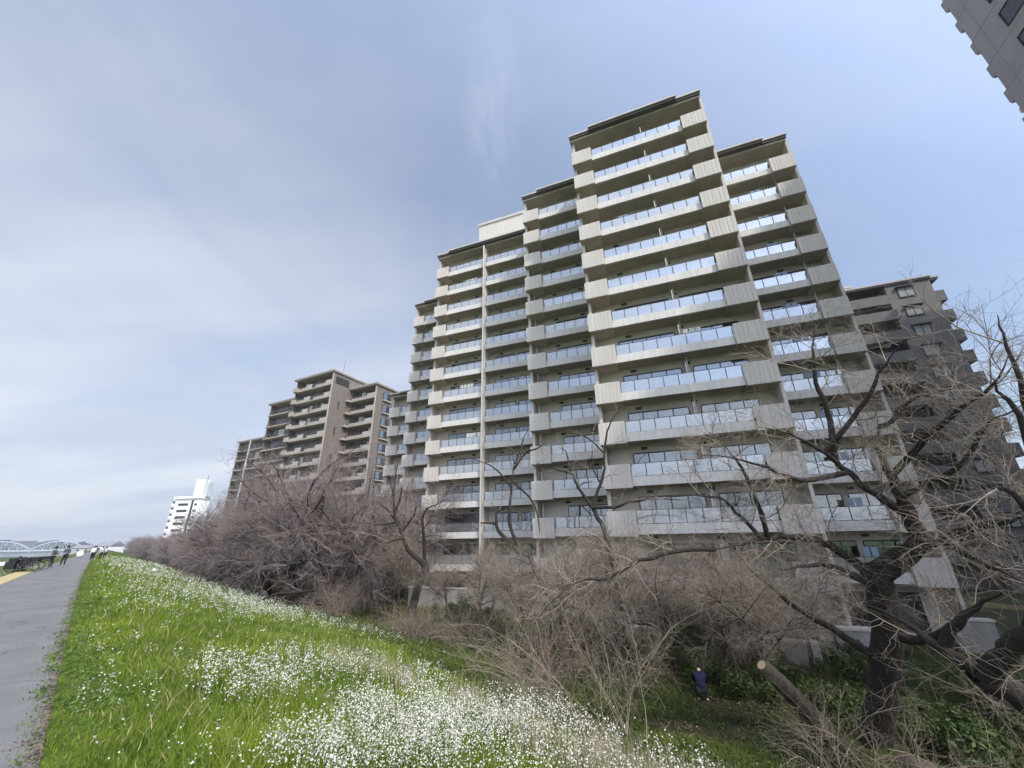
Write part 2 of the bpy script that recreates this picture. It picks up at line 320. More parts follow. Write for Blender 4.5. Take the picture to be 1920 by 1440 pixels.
def window_proto(S, tz, style):
    q, e0 = S['q'], S['e0']; wq = q+1.7; f = MB(); bk = MB(); cu = MB(); pn = MB(); r = random.Random(style)
    for a, b in S['win']:
        f.box(a, b, wq-.07, wq-.004, .57, .64).box(a, b, wq-.07, wq-.004, 2.44, 2.52)
        n = max(2, round((b-a)/.95)); wd = (b-a)/n
        for i in range(n+1): f.box(a+i*wd-.03, a+i*wd+.03, wq-.068, wq-.004, .642, 2.438)
        bk.box(a, b, wq-.006, wq-.002, .64, 2.44)  # thin dark sheet stands in for the unlit room behind the panes
        for i in range(n):
            pn.box(a+i*wd+.035, a+(i+1)*wd-.035, wq-.055, wq-.05, .645, 2.435)
            if r.random() < .62:
                x0 = a+i*wd+.04; x1 = a+(i+1)*wd-.04
                if r.random() < .4: x1 = x0+(x1-x0)*r.uniform(.35, .8)
                k = max(3, int((x1-x0)/.06)); zt = 2.43; zb = .66
                for j in range(k):
                    xa = x0+(x1-x0)*j/k; xb = x0+(x1-x0)*(j+1)/k; d0 = .012*(j % 2); d1 = .012*((j+1) % 2)
                    cu.quad((xa, wq-.02-d0, zb), (xb, wq-.02-d1, zb), (xb, wq-.02-d1, zt), (xa, wq-.02-d0, zt))
    def at(mb):
        mb.v = [(x-e0, y-q, z) for x, y, z in mb.v]; return mb
    w_ = at(f).build('window', FRAME, main, loc=(e0-OFF[0], q-OFF[1], tz-OFF[2]))
    at(bk).build('room_shade', DARK_INSIDE, w_); at(pn).build('pane', WGLASS, w_)
    if cu.v: at(cu).build('curtain', CURT, w_)
    return w_
TOP = 33.5; FL = 2.9
SECT = [
 dict(n='S4', q=26.8, e0=-3.87, e1=7.42, g0=-2.1, g1=5.58, L=1, Rp=1, top=0, bot=12, win=[(-1.9, 2.1), (2.9, 6.3)], part=2.35),
 dict(n='S5', q=31.4, e0=7.43, e1=14.1, g0=7.44, g1=12.35, L=0, Rp=1, top=1, bot=12, win=[(8.2, 10.6), (11.0, 12.9)]),
 dict(n='S3', q=31.8, e0=-10.5, e1=-3.9, g0=-8.75, g1=-3.91, L=1, Rp=0, top=0, bot=12, win=[(-7.9, -4.4)]),
 dict(n='S2a', q=36.8, e0=-24.35, e1=-17.68, g0=-22.6, g1=-17.69, L=1, Rp=0, top=0, bot=12, win=[(-22.4, -18.2)]),
 dict(n='S2b', q=36.8, e0=-17.28, e1=-10.52, g0=-17.27, g1=-10.53, L=0, Rp=0, top=0, bot=12, win=[(-16.6, -14.2), (-13.8, -11.2)]),
 dict(n='S1', q=42.0, e0=-31.2, e1=-24.37, g0=-29.5, g1=-24.38, L=1, Rp=0, top=1, bot=12, win=[(-29.2, -25.2)]),
 dict(n='S0', q=47.0, e0=-37.95, e1=-31.22, g0=-36.1, g1=-31.23, L=1, Rp=0, top=5, bot=12, win=[(-35.9, -32.2)]),
]
for S in SECT:
    q, e0, e1 = S['q'], S['e0'], S['e1']; ztop = TOP-FL*S['top']; zroof = ztop+3.95; S['roof'] = zroof
    # body, end fins, base
    e0b, e1b = e0+.03, e1-.03
    if S['n'] == 'S2a': e1b = -17.49
    if S['n'] == 'S2b': e0b = -17.48
    mpart(MB().box(e0b, e1b, q+1.7, q+12.5, GZ-.5, zroof-.42), 'wall', WALL)
    fin = MB()
    if S['n'] not in ('S2b', 'S5'): fin.box(e0+.05, e0+.27, q+.55, q+1.697, GZ-.3, zroof-.6)
    if S['n'] in ('S4', 'S5'): fin.box(e1-.05, e1+.13, q+.40, q+1.697, GZ-.3, zroof-.6)
    if fin.v: mpart(fin, 'pier', WALL)
    # roof with pale cap, dark fascia, soffit slab
    xa, xb = e0-.12, e1+.12
    if S['n'] == 'S2a': xb = -17.49
    if S['n'] == 'S2b': xa = -17.488
    ca, cb = (S['g0'] if S['L'] else xa), (S['g1'] if S['Rp'] else xb)
    rf = mpart(MB().box(xa+.1, xb-.1, q+.25, q+12.6, zroof-.62, zroof-.40), 'roof', SOFFIT)
    fa = MB().box(xa+.05, xb-.05, q+.1, q+12.7, zroof-.398, zroof-.17)
    fa.box(ca+.03, cb-.03, q-.18, q+.098, zroof-.398, zroof-.17); fa.build('fascia', FASC, rf, off=OFF)
    cpm = MB().box(xa, xb, q, q+12.8, zroof-.168, zroof); cpm.box(ca, cb, q-.3, q-.002, zroof-.166, zroof-.003)
    cpm.build('roof_cap', CAPM, rf, off=OFF)
    # balconies and windows, floor by floor
    b0 = balcony_proto(S, ztop); protos = [window_proto(S, ztop, k) for k in range(hash(S['n'][1]) % 7, hash(S['n'][1]) % 7+3)] if False else [window_proto(S, ztop-FL*i, ord(S['n'][1])*10+i) for i in range(3)]
    n = S['bot']-S['top']+1
    for i in range(0, n):
        bc = copy_tree(b0, loc=(b0.location.x, b0.location.y, ztop-FL*i-OFF[2])) if i else b0
        if rnd.random() < .65:
            xa = S['g0']-e0+.4+rnd.random()*(S['g1']-S['g0']-1.6)
            MB().box(xa, xa+.78, 1.30, 1.60, .58, 1.16).build('condenser', CURT if rnd.random() < .6 else RAILM, bc)
        if rnd.random() < .12:
            xa = S['g0']-e0+.5+rnd.random()*(S['g1']-S['g0']-2.2); ly = MB().box(xa-.1, xa+1.7, .78, .80, 2.13, 2.15)
            for j in range(rnd.randint(2, 4)): ly.box(xa+j*.42, xa+j*.42+.34, .775, .805, 2.15-rnd.uniform(.5, .95), 2.14)
            ly.build('laundry', rnd.choice([CURT, mat('blue_grey_towel', (.25, .32, .42), .9, .1, 3), mat('white_towel', (.7, .7, .69), .9, .05, 3)]), bc)
        if rnd.random() < .18:
            xa = S['g0']-e0+.3+rnd.random()*(S['g1']-S['g0']-1.0); pl = MB()
            for j in range(5): pl.ball((xa+rnd.uniform(0, .5), .62+rnd.uniform(-.06, .08), .95+rnd.uniform(-.1, .35)), (.14, .12, .17), 7, 5)
            pl.box(xa, xa+.5, .55, .72, .57, .85); pl.build('planter', mat('potted_green', (.07, .10, .03), .8, .4, 6), bc)
    for i in range(3, n+1): copy_tree(rnd.choice(protos), loc=(b0.location.x, b0.location.y, ztop-FL*i-OFF[2]))
# drainpipe pier between the two bays, penthouse, ground floor
mpart(MB().box(-17.56, -17.42, 36.68, 36.84, GZ-.3, 36.75), 'pier', mat('pale_concrete_pier', (.56, .52, .46), .85, .1, .8, stretch=(1, 1, .2)))
mpart(MB().box(-17.60, -17.37, 37.25, 38.497, GZ-.3, 36.75), 'party_wall', WALL)
for x, y in ((2.52, 28.0), (-9.9, 32.9), (12.75, 32.6), (-11.0, 37.9)):
    mpart(MB().tube([(x, y, GZ), (x, y, 36.0 if x < 10 else 33.2)], .05, 8), 'drainpipe', PIPE)
pe = mpart(MB().box(-20.9, -12.6, 42.2, 47, 37.46, 45.75), 'penthouse', PANEL)
MB().box(-21.0, -12.5, 42.05, 47.1, 45.752, 46.15).build('roof_cap', CAPM, pe, off=OFF)
conc = mat('weathered_concrete', (.27, .26, .245), .95, .22, .9, .25, stretch=(1, 1, .4))
for S in SECT: mpart(MB().box(S['e0']+.4, S['e1']-.3, S['q']+1.3, S['q']+1.62, GZ-.4, GZ+.55), 'base_wall', conc)

# ------------------------------------------------------------------ the dark grey building at the right
OC = (31, 62, GZ)
cbld = empty('apartment_building', (*mw(OC[0], OC[1]), GZ), MA, 'dark grey apartment building behind the right end of the big beige one, with hooded windows', 'building')
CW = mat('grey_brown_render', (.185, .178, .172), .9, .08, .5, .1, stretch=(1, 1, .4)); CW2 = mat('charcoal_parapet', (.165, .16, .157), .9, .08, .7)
def cpart(mb, name, m, par=None): return mb.build(name, m, par or cbld, off=OC)
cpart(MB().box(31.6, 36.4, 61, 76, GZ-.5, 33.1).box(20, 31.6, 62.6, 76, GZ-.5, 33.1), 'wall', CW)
rf = cpart(MB().box(20, 36.5, 60.8, 76.2, 33.102, 33.32).box(36.5, 37.5, 61.3, 75, 33.0, 33.25), 'roof', CW2)
MB().box(19.9, 36.6, 60.7, 76.3, 33.322, 33.55).box(36.6, 37.6, 61.2, 75.1, 33.252, 33.5).build('roof_cap', CAPM, rf, off=OC)
ph = cpart(MB().box(22, 29.1, 63, 72, 33.552, 34.9), 'penthouse', WALL); MB().box(21.9, 29.2, 62.9, 72.1, 34.902, 35.2).build('roof_cap', CAPM, ph, off=OC)
cpart(MB().tube([(31.6, 64, 33.55), (31.8, 64, 35.0)], .04, 6).tube([(31.8, 64, 35.0), (32.6, 64, 33.9)], .03, 6), 'antenna', POST)
for k in range(12):
    z = 30.43-2.9*k; dq = 0 if k < 1 else 1.1
    b = cpart(MB().box(20.2, 31.58 if not dq else 31.4, 61.0-dq, 61.2-dq, z, z+1.36).box(20.2, 31.58 if not dq else 31.4, 61.2-dq, 62.597, z-.02, z+.28), 'balcony', CW2)
    if dq: MB().box(31.2, 31.395, 61.21-dq, 61.9, z+.3, z+1.34).build('end_wall', CW2, b, off=OC)
    wn = cpart(MB().box(24.5, 27.4, 62.52, 62.597, z+.3, z+2.4).box(28.9, 29.35, 62.54, 62.597, z+1.95, z+2.3), 'window', FRAME)
    MB().box(24.6, 25.9, 62.505, 62.518, z+.4, z+2.3).box(26.0, 27.3, 62.505, 62.518, z+.4, z+2.3).build('pane', WGLASS, wn, off=OC)
    zw = 31.05-2.9*k
    hw = cpart(MB().box(32.72, 34.48, 60.90, 60.997, zw-.1, zw+.02).box(32.72, 32.82, 60.90, 60.997, zw+.022, zw+1.35).box(34.38, 34.48, 60.9, 60.997, zw+.022, zw+1.35).box(33.55, 33.63, 60.92, 60.997, zw+.022, zw+1.35), 'window', FRAME)
    MB().box(32.55, 34.7, 60.62, 60.995, zw+1.40, zw+1.50).build('hood', FRAME, hw, off=OC)
    MB().box(32.83, 33.54, 60.93, 60.95, zw+.03, zw+1.34).box(33.64, 34.37, 60.93, 60.95, zw+.03, zw+1.34).build('pane', mat('pale_blind_glass', (.36, .38, .37), .12, .12, 3, spec=.6), hw, off=OC)
    cpart(MB().box(36.42, 37.35, 61.05, 75, z-.8, z+.72), 'side_balcony', CW2)

# ------------------------------------------------------------------ the tower at the top right and its neighbour outside the frame
OD = (36, 18, GZ)
tw = empty('apartment_tower', (*mw(OD[0], OD[1]), GZ), MA, 'grey apartment tower with notched balcony edge, cut off by the upper right corner', 'building')
TW = mat('grey_tower_panel', (.31, .30, .297), .9, .07, .8, .1, stretch=(1, 1, .5))  # one even grey base colour for the tower panels
TJ = mat('pale_joint_sealant', (.27, .265, .265), .8, .05, 3)
def tpart(mb, name, m, par=None): return mb.build(name, m, par or tw, off=OD)
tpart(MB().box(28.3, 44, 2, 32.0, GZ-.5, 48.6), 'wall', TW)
tpart(MB().box(27.9, 44.4, 1.6, 32.5, 48.602, 49.2), 'roof', CAPM)
for k in range(18):
    z = 43.3+2.9-2.9*k
    b = tpart(MB().box(28.32, 43.9, 32.003, 32.34, z, z+1.08).box(28.34, 43.9, 31.95, 32.3, z-.14, z-.003), 'balcony', TW)
    if k < 8:
        tpart(MB().box(28.285, 28.298, 31.06, 32.0, z+1.06, z+1.10).box(28.285, 28.298, 2, 31.0, z+1.06, z+1.10), 'joint', TJ)
        zw = 36.2+5.8-2.9*k
        for qa in (27.3, 22.0, 14.5, 7):
            f = tpart(MB().box(28.22, 28.298, qa, qa+2.25, zw-.07, zw).box(28.22, 28.298, qa, qa+2.25, zw+1.4, zw+1.47).box(28.22, 28.298, qa, qa+.07, zw+.001, zw+1.399).box(28.22, 28.298, qa+2.18, qa+2.25, zw+.001, zw+1.399), 'window', FRAME)
            MB().box(28.27, 28.28, qa+.071, qa+2.179, zw+.001, zw+1.399).build('pane', mat('dark_pane', (.03, .035, .04), .08, .1, 2, spec=.6), f, off=OD)
tpart(MB().box(28.288, 28.298, 31.0, 31.03, GZ, 48.5), 'joint', TJ)
OF = (60, 44, GZ)
nb = empty('apartment_tower', (*mw(OF[0], OF[1]), GZ), MA, 'grey apartment tower outside the right edge that shades the dark grey building', 'building')
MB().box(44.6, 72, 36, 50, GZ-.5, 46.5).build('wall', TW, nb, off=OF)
MB().box(44.3, 72.4, 35.6, 50.3, 46.502, 47.1).build('roof', CAPM, nb, off=OF)
for k in range(14):
    MB().box(53, 71.5, 34.9, 35.997, 42.5-2.9*k, 43.7-2.9*k).build('balcony', CW2, nb, off=OF)

# ------------------------------------------------------------------ the brown stepped building at the left
OB = (-80, 58, GZ)
bb = empty('apartment_building', (*bw(OB[0], OB[1]), GZ), BA, 'brown stepped apartment building further along the levee, left of the beige one', 'building')
BW = mat('brown_tile', (.165, .137, .116), .85, .10, 1.2, .1); BF = mat('light_brown_edge', (.38, .33, .285), .85, .10, 1); BP = mat('pale_corner_strip', (.42, .375, .33), .85, .08, .8)
BPAN = mat('pale_railing_board', (.40, .37, .33), .7, .10, 2)
def bpart(mb, name, m, par=None): return mb.build(name, m, par or bb, off=OB)
BS = [dict(q=53.7, e0=-83.4, e1=-70.8, roof=37.2, dep=11.5, bays=2), dict(q=56.6, e0=-96.5, e1=-83.42, roof=34.3, dep=20, bays=1),
      dict(q=69.7, e0=-131, e1=-96.52, roof=31.4, dep=9, bays=3), dict(q=58.7, e0=-70.78, e1=-62.7, roof=34.3, dep=9, bays=1)]
for bi, S in enumerate(BS):
    q, e0, e1, zr = S['q'], S['e0'], S['e1'], S['roof']
    bpart(MB().box(e0, e1, q+1.5, q+S['dep'], GZ-.5, zr-.5), 'wall', BW)
    rf = bpart(MB().box(e0-.3, e1+.35, q-.1, q+S['dep']+.3, zr-.46, zr-.18), 'roof', BF); MB().box(e0-.4, e1+.45, q-.2, q+S['dep']+.4, zr-.178, zr).build('roof_cap', CAPM, rf, off=OB)
    if bi in (0, 3):
        bpart(MB().box(e1-.25, e1, q+.25, q+1.497, GZ-.3, zr-.52), 'wall', BW)
        bpart(MB().box(e1-.27, e1+.02, q+.13, q+.247, GZ-.3, zr-.52), 'corner_strip', BP)
    bpart(MB().box(e0, e0+.25, q+.5, q+1.497, GZ-.3, zr-.52), 'wall', BW)
    nfl = 12 if bi in (0, 1, 3) else 11; wdt = (e1-e0)/S['bays']
    for k in range(nfl):
        z = zr-3.45-2.9*k
        s = bpart(MB().box(e0+.02, e1-.28, q+.05, q+1.49, z, z+.26), 'balcony', BF)
        for j in range(S['bays']):
            a = e0+.3+j*wdt; b = e0+(j+1)*wdt-.3
            rl = MB().box(a, b, q+.12, q+.15, z+1.2, z+1.25)
            x = a
            while x < b: rl.box(x, x+.03, q+.12, q+.15, z+.262, z+1.198); x += .28
            rl.build('railing', POST, s, off=OB)
            if bi in (0, 3):
                t = b-(2.3 if bi == 3 else 1.9); MB().box(t, b, q+.08, q+.115, z+.3, z+1.27).build('railing_board', BPAN, s, off=OB)
                MB().box(a+.6, t-.05, q+.085, q+.115, z+.28, z+.75).build('railing_board', BF, s, off=OB)
            if bi == 0 and j == 0: MB().box(e0+.02, e0+1.5, q-.25, q+.045, z+.1, z+1.1).build('end_panel', BF, s, off=OB)
            if bi == 1: MB().box(b-2.2, b, q-.3, q+.045, z-.2, z+1.2).build('end_panel', BF, s, off=OB)
            wl = (b-a)*.42
            for c0 in (a+.4, a+.6+wl):
                f = bpart(MB().box(c0, c0+wl, q+1.43, q+1.498, z+.3, z+2.45), 'window', FRAME)
                MB().box(c0+.06, c0+wl/2-.03, q+1.41, q+1.428, z+.36, z+2.39).box(c0+wl/2+.03, c0+wl-.06, q+1.41, q+1.428, z+.36, z+2.39).build('pane', mat('dark_window_pane', (.05, .05, .05), .1, .5, .7, spec=.6), f, off=OB)
                if rnd.random() < .35: MB().box(c0+wl*.55, c0+wl-.1, q+1.396, q+1.408, z+.4, z+2.35).build('curtain', CURT, f, off=OB)
for x, y, t in ((-85.6, 56.3, 33.2), (-113.5, 69.4, 30.8), (-124, 69.4, 30.8)): bpart(MB().box(x-.14, x+.14, y-.1, y+.14, GZ, t), 'drainpipe', PIPE)
# unlit openings painted as dark plates, plus framed windows, on the side walls
bpart(MB().box(-70.79, -70.72, 54.6, 58.2, 34.3, 35.9), 'side_opening_shade', DARK_INSIDE)
for k in range(5): bpart(MB().box(-70.79, -70.74, 56.0, 56.3, 31-5.8*k-2.4, 31-5.8*k-.6), 'slit_window', DARK_INSIDE)
for k in range(10):
    z = 31-2.9*k
    f = bpart(MB().box(-62.69, -62.56, 61.0, 63.3, z+.1, z+1.7), 'window', FRAME); MB().box(-62.555, -62.54, 61.1, 62.1, z+.2, z+1.6).build('pane', WGLASS, f, off=OB)
    MB().box(-62.54, -62.3, 60.9, 63.4, z-.3, z-.05).build('sill', BF, f, off=OB)
    MB().box(-70.7, -69.9, 57.8, 58.7, z-.2, z+.2).build('bracket', BF, bb, off=OB)
bpart(MB().tube([(-73, 58, 37.2), (-73, 58, 41.5)], .04, 5), 'antenna', POST)

# ------------------------------------------------------------------ white building, bridge and the far bank
wx = pix(352, 935, 260); WM = mat('white_paint', (.82, .82, .80), .7, .04, .5); 
wb = empty('apartment_building', (wx.x, wx.y, GZ), R(-8), 'white high-rise with a tall roof fin, far behind the treetops at the left', 'building')
hh = wx.z-GZ
def wpart(mb, n, m, par=None): return mb.build(n, m, par or wb)
wpart(MB().box(-6.5, 6.8, 0, 6, -1, hh), 'wall', WM); wpart(MB().box(-7, 7.3, -.8, 6.5, hh+.003, hh+1.0), 'roof', WM)
for k in range(7):
    b = wpart(MB().box(-9.2, -6.51, .8, 5.6, hh-3.2-3*k, hh-2-3*k), 'balcony', WM); MB().box(-9.0, -6.52, 1, 5.4, hh-1.99-3*k, hh-1.05-3*k).build('recess_shade', FRAME, b)  # solid dark box takes the place of the shade above each balcony
    w2 = wpart(MB().box(-4.5, 1.2, -.06, -.003, hh-3.4-3*k, hh-2.2-3*k), 'window', FRAME); wpart(MB().box(4.6, 6.2, -.06, -.003, hh-3.4-3*k, hh-2.4-3*k), 'window', FRAME)
wpart(MB().box(3.2, 3.9, -.5, -.003, -1, hh-.8), 'dark_strip', FRAME)  # dark strip standing out from the front wall
wpart(MB().prism([(1.5, 1), (5.2, 1), (5.2, 5), (1.5, 5)], hh+1.003, hh+9.5), 'roof_fin', WM); wpart(MB().prism([(5.8, 2), (8, 2), (8, 5), (5.8, 5)], hh+1.003, hh+8), 'roof_fin', mat('grey_fin', (.45, .47, .46), .7, .1, .5))
wpart(MB().tube([(5.5, 3, hh+8), (5.5, 3, hh+12)], .12, 5), 'antenna', POST)

BRD = 700.
br_mat = mat('hazed_bridge_steel', (.36, .41, .46), .6, .05, .1)  # white steel, with distance haze painted in as a fainter, bluer colour
A0 = pix(158, 1033, BRD); bdir = Vector((-math.cos(R(47)), -math.sin(R(47)), 0)).normalized()
bridge = empty('arch_bridge', (A0.x, A0.y, -4.2), math.atan2(bdir.y, bdir.x), 'white steel bridge with bowstring arches across the river in the distance', 'bridge')
zd = 1.6; SPAN = 42.; DZ = zd+.2
bridge_deck = MB().box(-60, SPAN*5, -3, 3, DZ, DZ+1.6).build('deck', br_mat, bridge)
for k in range(5):
    a = SPAN*k; arc = MB(); tr = MB()
    for sgn in (-2.6, 2.6):
        pts = [(a+SPAN*t/14, sgn, DZ+1.7+8.2*(1-(2*t/14-1)**2)) for t in range(15)]
        arc.tube(pts, .75, 5)
        for t in range(1, 14):
            x = a+SPAN*t/14; tr.tube([(x, sgn, DZ+1.6), pts[t]], .22, 4)
            if t < 13: tr.tube([(x, sgn, DZ+1.6), pts[t+1]] if t % 2 else [pts[t], (x+SPAN/14, sgn, DZ+1.6)], .2, 4)
    arc.build('arch', br_mat, bridge); tr.build('truss', br_mat, bridge)
    MB().box(a-1.2, a+1.2, -3, 3, -2, DZ-.003).build('pier', conc, bridge)
hill_m = mat('far_wooded_bluff', (.05, .065, .05), .95, .35, .03)
rg = np.random.default_rng(8)
hb = MB()
hillx = [(-200, 1026), (-40, 1013), (0, 1013), (18, 1012), (30, 1018), (64, 1019), (80, 1016), (95, 1014), (110, 1012), (119, 1016), (124, 1020), (135, 1017), (143, 1021), (148, 1017), (157, 1015), (166, 1019), (175, 1022), (200, 1023), (260, 1024), (330, 1024)]
hp = []
for (x0, y0), (x1, y1) in zip(hillx[:-1], hillx[1:]):
    k = max(2, int((x1-x0)/2.2))
    for i in range(k): hp.append((x0+(x1-x0)*i/k, y0+(y1-y0)*i/k+rg.normal(0, .45)))
HD = 1050.
for i in range(len(hp)-1):
    a, b = pix(hp[i][0], hp[i][1], HD), pix(hp[i+1][0], hp[i+1][1], HD); s = 1.5
    c, d = Vector((a.x*s, a.y*s, a.z*.8)), Vector((b.x*s, b.y*s, b.z*.8)); f0 = .93
    hb.quad((a.x*f0, a.y*f0, -6), (b.x*f0, b.y*f0, -6), tuple(b), tuple(a)); hb.quad(tuple(a), tuple(b), tuple(d), tuple(c))
tag(hb.build('hills', hill_m), kind='structure')
a = pix(22, 1015.5, 900); b = pix(71, 1015.5, 900); dv = (b-a); 
hall = empty('long_hall', ((a.x+b.x)/2, (a.y+b.y)/2, -5), math.atan2(dv.y, dv.x), 'long flat-roofed grey hall on the far bank above the bridge', 'building')
ln = dv.length/2; HM = mat('slate_cladding', (.16, .15, .16), .8, .1, .05)
MB().box(-ln, ln, 0, 30, 0, a.z+5).build('wall', HM, hall); MB().box(-ln-.5, ln+.5, -.5, 30.5, a.z+5.01, a.z+5.7).build('roof', mat('grey_roof', (.25, .25, .26), .8, .1, .1), hall)
for i in range(8): MB().box(-ln+3+i*(2*ln-6)/8, -ln+3+(i+.7)*(2*ln-6)/8, -.1, -.01, 4, 5.2).build('window', FRAME, hall)
hm = mat('pale_house_wall', (.36, .35, .34), .85, .1, .5)
for i, (px, py, D, wdt, h, lab) in enumerate([(176, 1031, 420, 12, 5, 'grey-roofed small house far along the path, leftmost of the four'), (190, 1031, 420, 9, 5, 'pale small house far along the path, second of the four'), (206, 1027, 330, 9, 6, 'white-gabled house far along the path, nearest the trees'), (163, 1030, 520, 16, 5, 'low wide house far along the path beside the bridge end')]):
    g0 = pix(px, py, D); hs = empty('house', (g0.x, g0.y, -4.2), R(-40+17*i), lab, 'house'); hw = wdt/2; zt = g0.z+4.2+1
    MB().box(-hw, hw, -4, 4, -.3, zt).build('wall', hm if i != 2 else WM, hs)
    r_ = MB(); r_.v += [(-hw-.4, -4.5, zt), (hw+.4, -4.5, zt), (hw+.4, 4.5, zt), (-hw-.4, 4.5, zt), (-hw-.4, 0, zt+2.4), (hw+.4, 0, zt+2.4)]; r_.f += [(0, 1, 5, 4), (2, 3, 4, 5), (1, 2, 5), (3, 0, 4), (3, 2, 1, 0)]
    r_.build('roof', mat('grey_tile_roof', (.22, .22, .24), .7, .15, 1), hs)
    for j in (-1, 1): MB().box(j*hw*.5-.9, j*hw*.5+.9, -4.06, -4.003, zt-2.2, zt-.9).build('window', FRAME, hs)
# ------------------------------------------------------------------ bare trees
rt = random.Random(5)
def rv(r): return Vector((r.gauss(0, 1), r.gauss(0, 1), r.gauss(0, 1)))
def turn(d, ang, r):
    a = d.cross(rv(r))
    if a.length < 1e-4: a = d.orthogonal()
    return (Matrix.Rotation(ang, 3, a.normalized()) @ d)
CHERRY = dict(len=[2.0, 7.6, 3.9, 1.9, .9], rad=[.26, .11, .04, .017, .0088], tip=[.75, .35, .35, .4, .5], seg=[4, 8, 6, 4, 3], wob=[.10, .15, .17, .2, .22],
              trop=[.05, .07, .02, 0, .01], kids=[7, 10, 10, 11, 0], t0=[.55, .16, .1, .08, 0], ang=[(24, 56), (35, 75), (30, 75), (30, 80), (0, 0)])
def spawn(out, r, pts, rad, lv, P, mul=1.):
    """side shoots of one branch"""
    if lv+1 >= len(P['len']) or not P['kids'][lv]: return
    n = len(pts)-1; a0, a1 = P['ang'][lv]; m = P['kids'][lv]*mul; m = int(m)+(r.random() < m-int(m))
    for j in range(m):
        t = P['t0'][lv]+(1-P['t0'][lv])*(j+r.random())/m; f = min(t*n, n-1e-3); i = int(f); p = pts[i].lerp(pts[i+1], f-i); d = (pts[i+1]-pts[i]).normalized()
        rr = rad[i]+(rad[i+1]-rad[i])*(f-i)
        grow(out, r, p, turn(d, R(r.uniform(a0, a1)), r), P['len'][lv+1]*r.uniform(.55, 1.15)*(1.12-.5*t), min(rr*.75, P['rad'][lv+1]*r.uniform(.75, 1.2)), lv+1, P)
def grow(out, r, p, d, ln, r0, lv, P):
    n = P['seg'][lv]; st = ln/n; pts = [p]; rad = [r0]; tip = P['tip'][lv]; wb = P['wob'][lv]; tz = Vector((0, 0, P['trop'][lv]))
    for i in range(n):
        d = (d+rv(r)*wb+tz).normalized(); p = p+d*st; pts.append(p); rad.append(r0*(1-(1-tip)*(i+1)/n))
    out.setdefault(lv, []).append((pts, rad)); spawn(out, r, pts, rad, lv, P)
def tubes(lines, k):
    """numpy tubes for many polylines; returns vertices and quads"""
    by = {}
    for pts, rad in lines: by.setdefault(len(pts), []).append((pts, rad))
    Vs, Fs, base = [], [], 0
    for n, ls in by.items():
        Pn = np.array([[tuple(q) for q in a] for a, _ in ls]); Rn = np.array([b for _, b in ls]); m = len(ls)
        T = np.gradient(Pn, axis=1); T /= np.linalg.norm(T, axis=2, keepdims=True)+1e-9
        ref = np.where(np.abs(T[:, :1, 2:]) > .8, np.array([[[1., .2, 0]]]), np.array([[[.1, .2, 1.]]]))
        A = np.cross(T, ref); A /= np.linalg.norm(A, axis=2, keepdims=True)+1e-9; B = np.cross(T, A)
        th = 2*np.pi*np.arange(k)/k
        V = Pn[:, :, None]+(A[:, :, None]*np.cos(th)[None, None, :, None]+B[:, :, None]*np.sin(th)[None, None, :, None])*Rn[:, :, None, None]
        I = base+np.arange(m*n*k).reshape(m, n, k); J = np.roll(I, -1, axis=2)
        Fs.append(np.stack([I[:, :-1], J[:, :-1], J[:, 1:], I[:, 1:]], -1).reshape(-1, 4)); Vs.append(V.reshape(-1, 3)); base += m*n*k
    return np.concatenate(Vs), np.concatenate(Fs)
BARK = mat('dark_cherry_bark', (.034, .028, .024), .95, .35, 9, .6, stretch=(1, 1, 2.5))
TWIG = mat('purple_brown_twigs', (.245, .197, .185), .9, .22, .8)
TWIG2 = mat('grey_tan_twigs', (.27, .222, .178), .9, .28, .9)
def tree_meshes(root, out, split, tm, bm=BARK, k_thick=8):
    V, Fa = tubes([b for l in out if l < split for b in out[l]], k_thick); np_mesh('trunk', V, Fa, bm, root, smooth=True)
    th = [b for l in out if l >= split for b in out[l]]
    if th: V, Fa = tubes(th, 3); np_mesh('crown', V, Fa, tm, root)
def free_tree(seed, P, label, group, tm=TWIG, name='cherry_tree'):
    r = random.Random(seed); out = {}
    t = empty(name, (0, 0, 0), 0, label, 'tree', group)
    grow(out, r, Vector((0, 0, -.3)), Vector((r.gauss(0, .14), r.gauss(0, .14), 1)).normalized(), P['len'][0], P['rad'][0], 0, P)
    tree_meshes(t, out, 3, tm); return t
def traced_tree(label, limbs, P, seed, tm, name='cherry_tree', group=None, mul=1., lv=1, dens=None):
    """limbs: [( [(x, y, distance) ...], radius at start, radius at end )]; shoots grow from each limb"""
    r = random.Random(seed); out = {}; b = pix(*limbs[0][0][0]); org = Vector((b.x, b.y, zxy(b.x, b.y)))
    t = empty(name, org, 0, label, 'tree', group)
    for i, (pp_, ra, rb) in enumerate(limbs):
        w_ = [pix(*q)-org for q in pp_]
        if i == 0: w_ = [Vector((w_[0].x, w_[0].y, -.3))]+w_
        # smooth and roughen the path
        P2 = []
        for j in range(len(w_)-1):
            p0, p1, p2, p3 = w_[max(j-1, 0)], w_[j], w_[j+1], w_[min(j+2, len(w_)-1)]
            for s in range(4):
                u = s/4; P2.append(.5*((2*p1)+(p2-p0)*u+(2*p0-5*p1+4*p2-p3)*u*u+(3*p1-p0-3*p2+p3)*u**3)+rv(r)*.02*(1 if j else 0))
        P2.append(w_[-1]); n = len(P2); rad = [ra+(rb-ra)*q/(n-1) for q in range(n)]
        if i and len(pp_) > 2: rad = [a*(1-.72*max(0, (q/(n-1)-.6)/.4)) for q, a in enumerate(rad)]
        if i == 0: rad[0] *= 1.25
        out.setdefault(0, []).append((P2, rad))
        if i or dens: spawn(out, r, P2, rad, lv if rb < .13 else 1, P, mul*(len(P2)/14))
    tree_meshes(t, out, 2, tm); return t

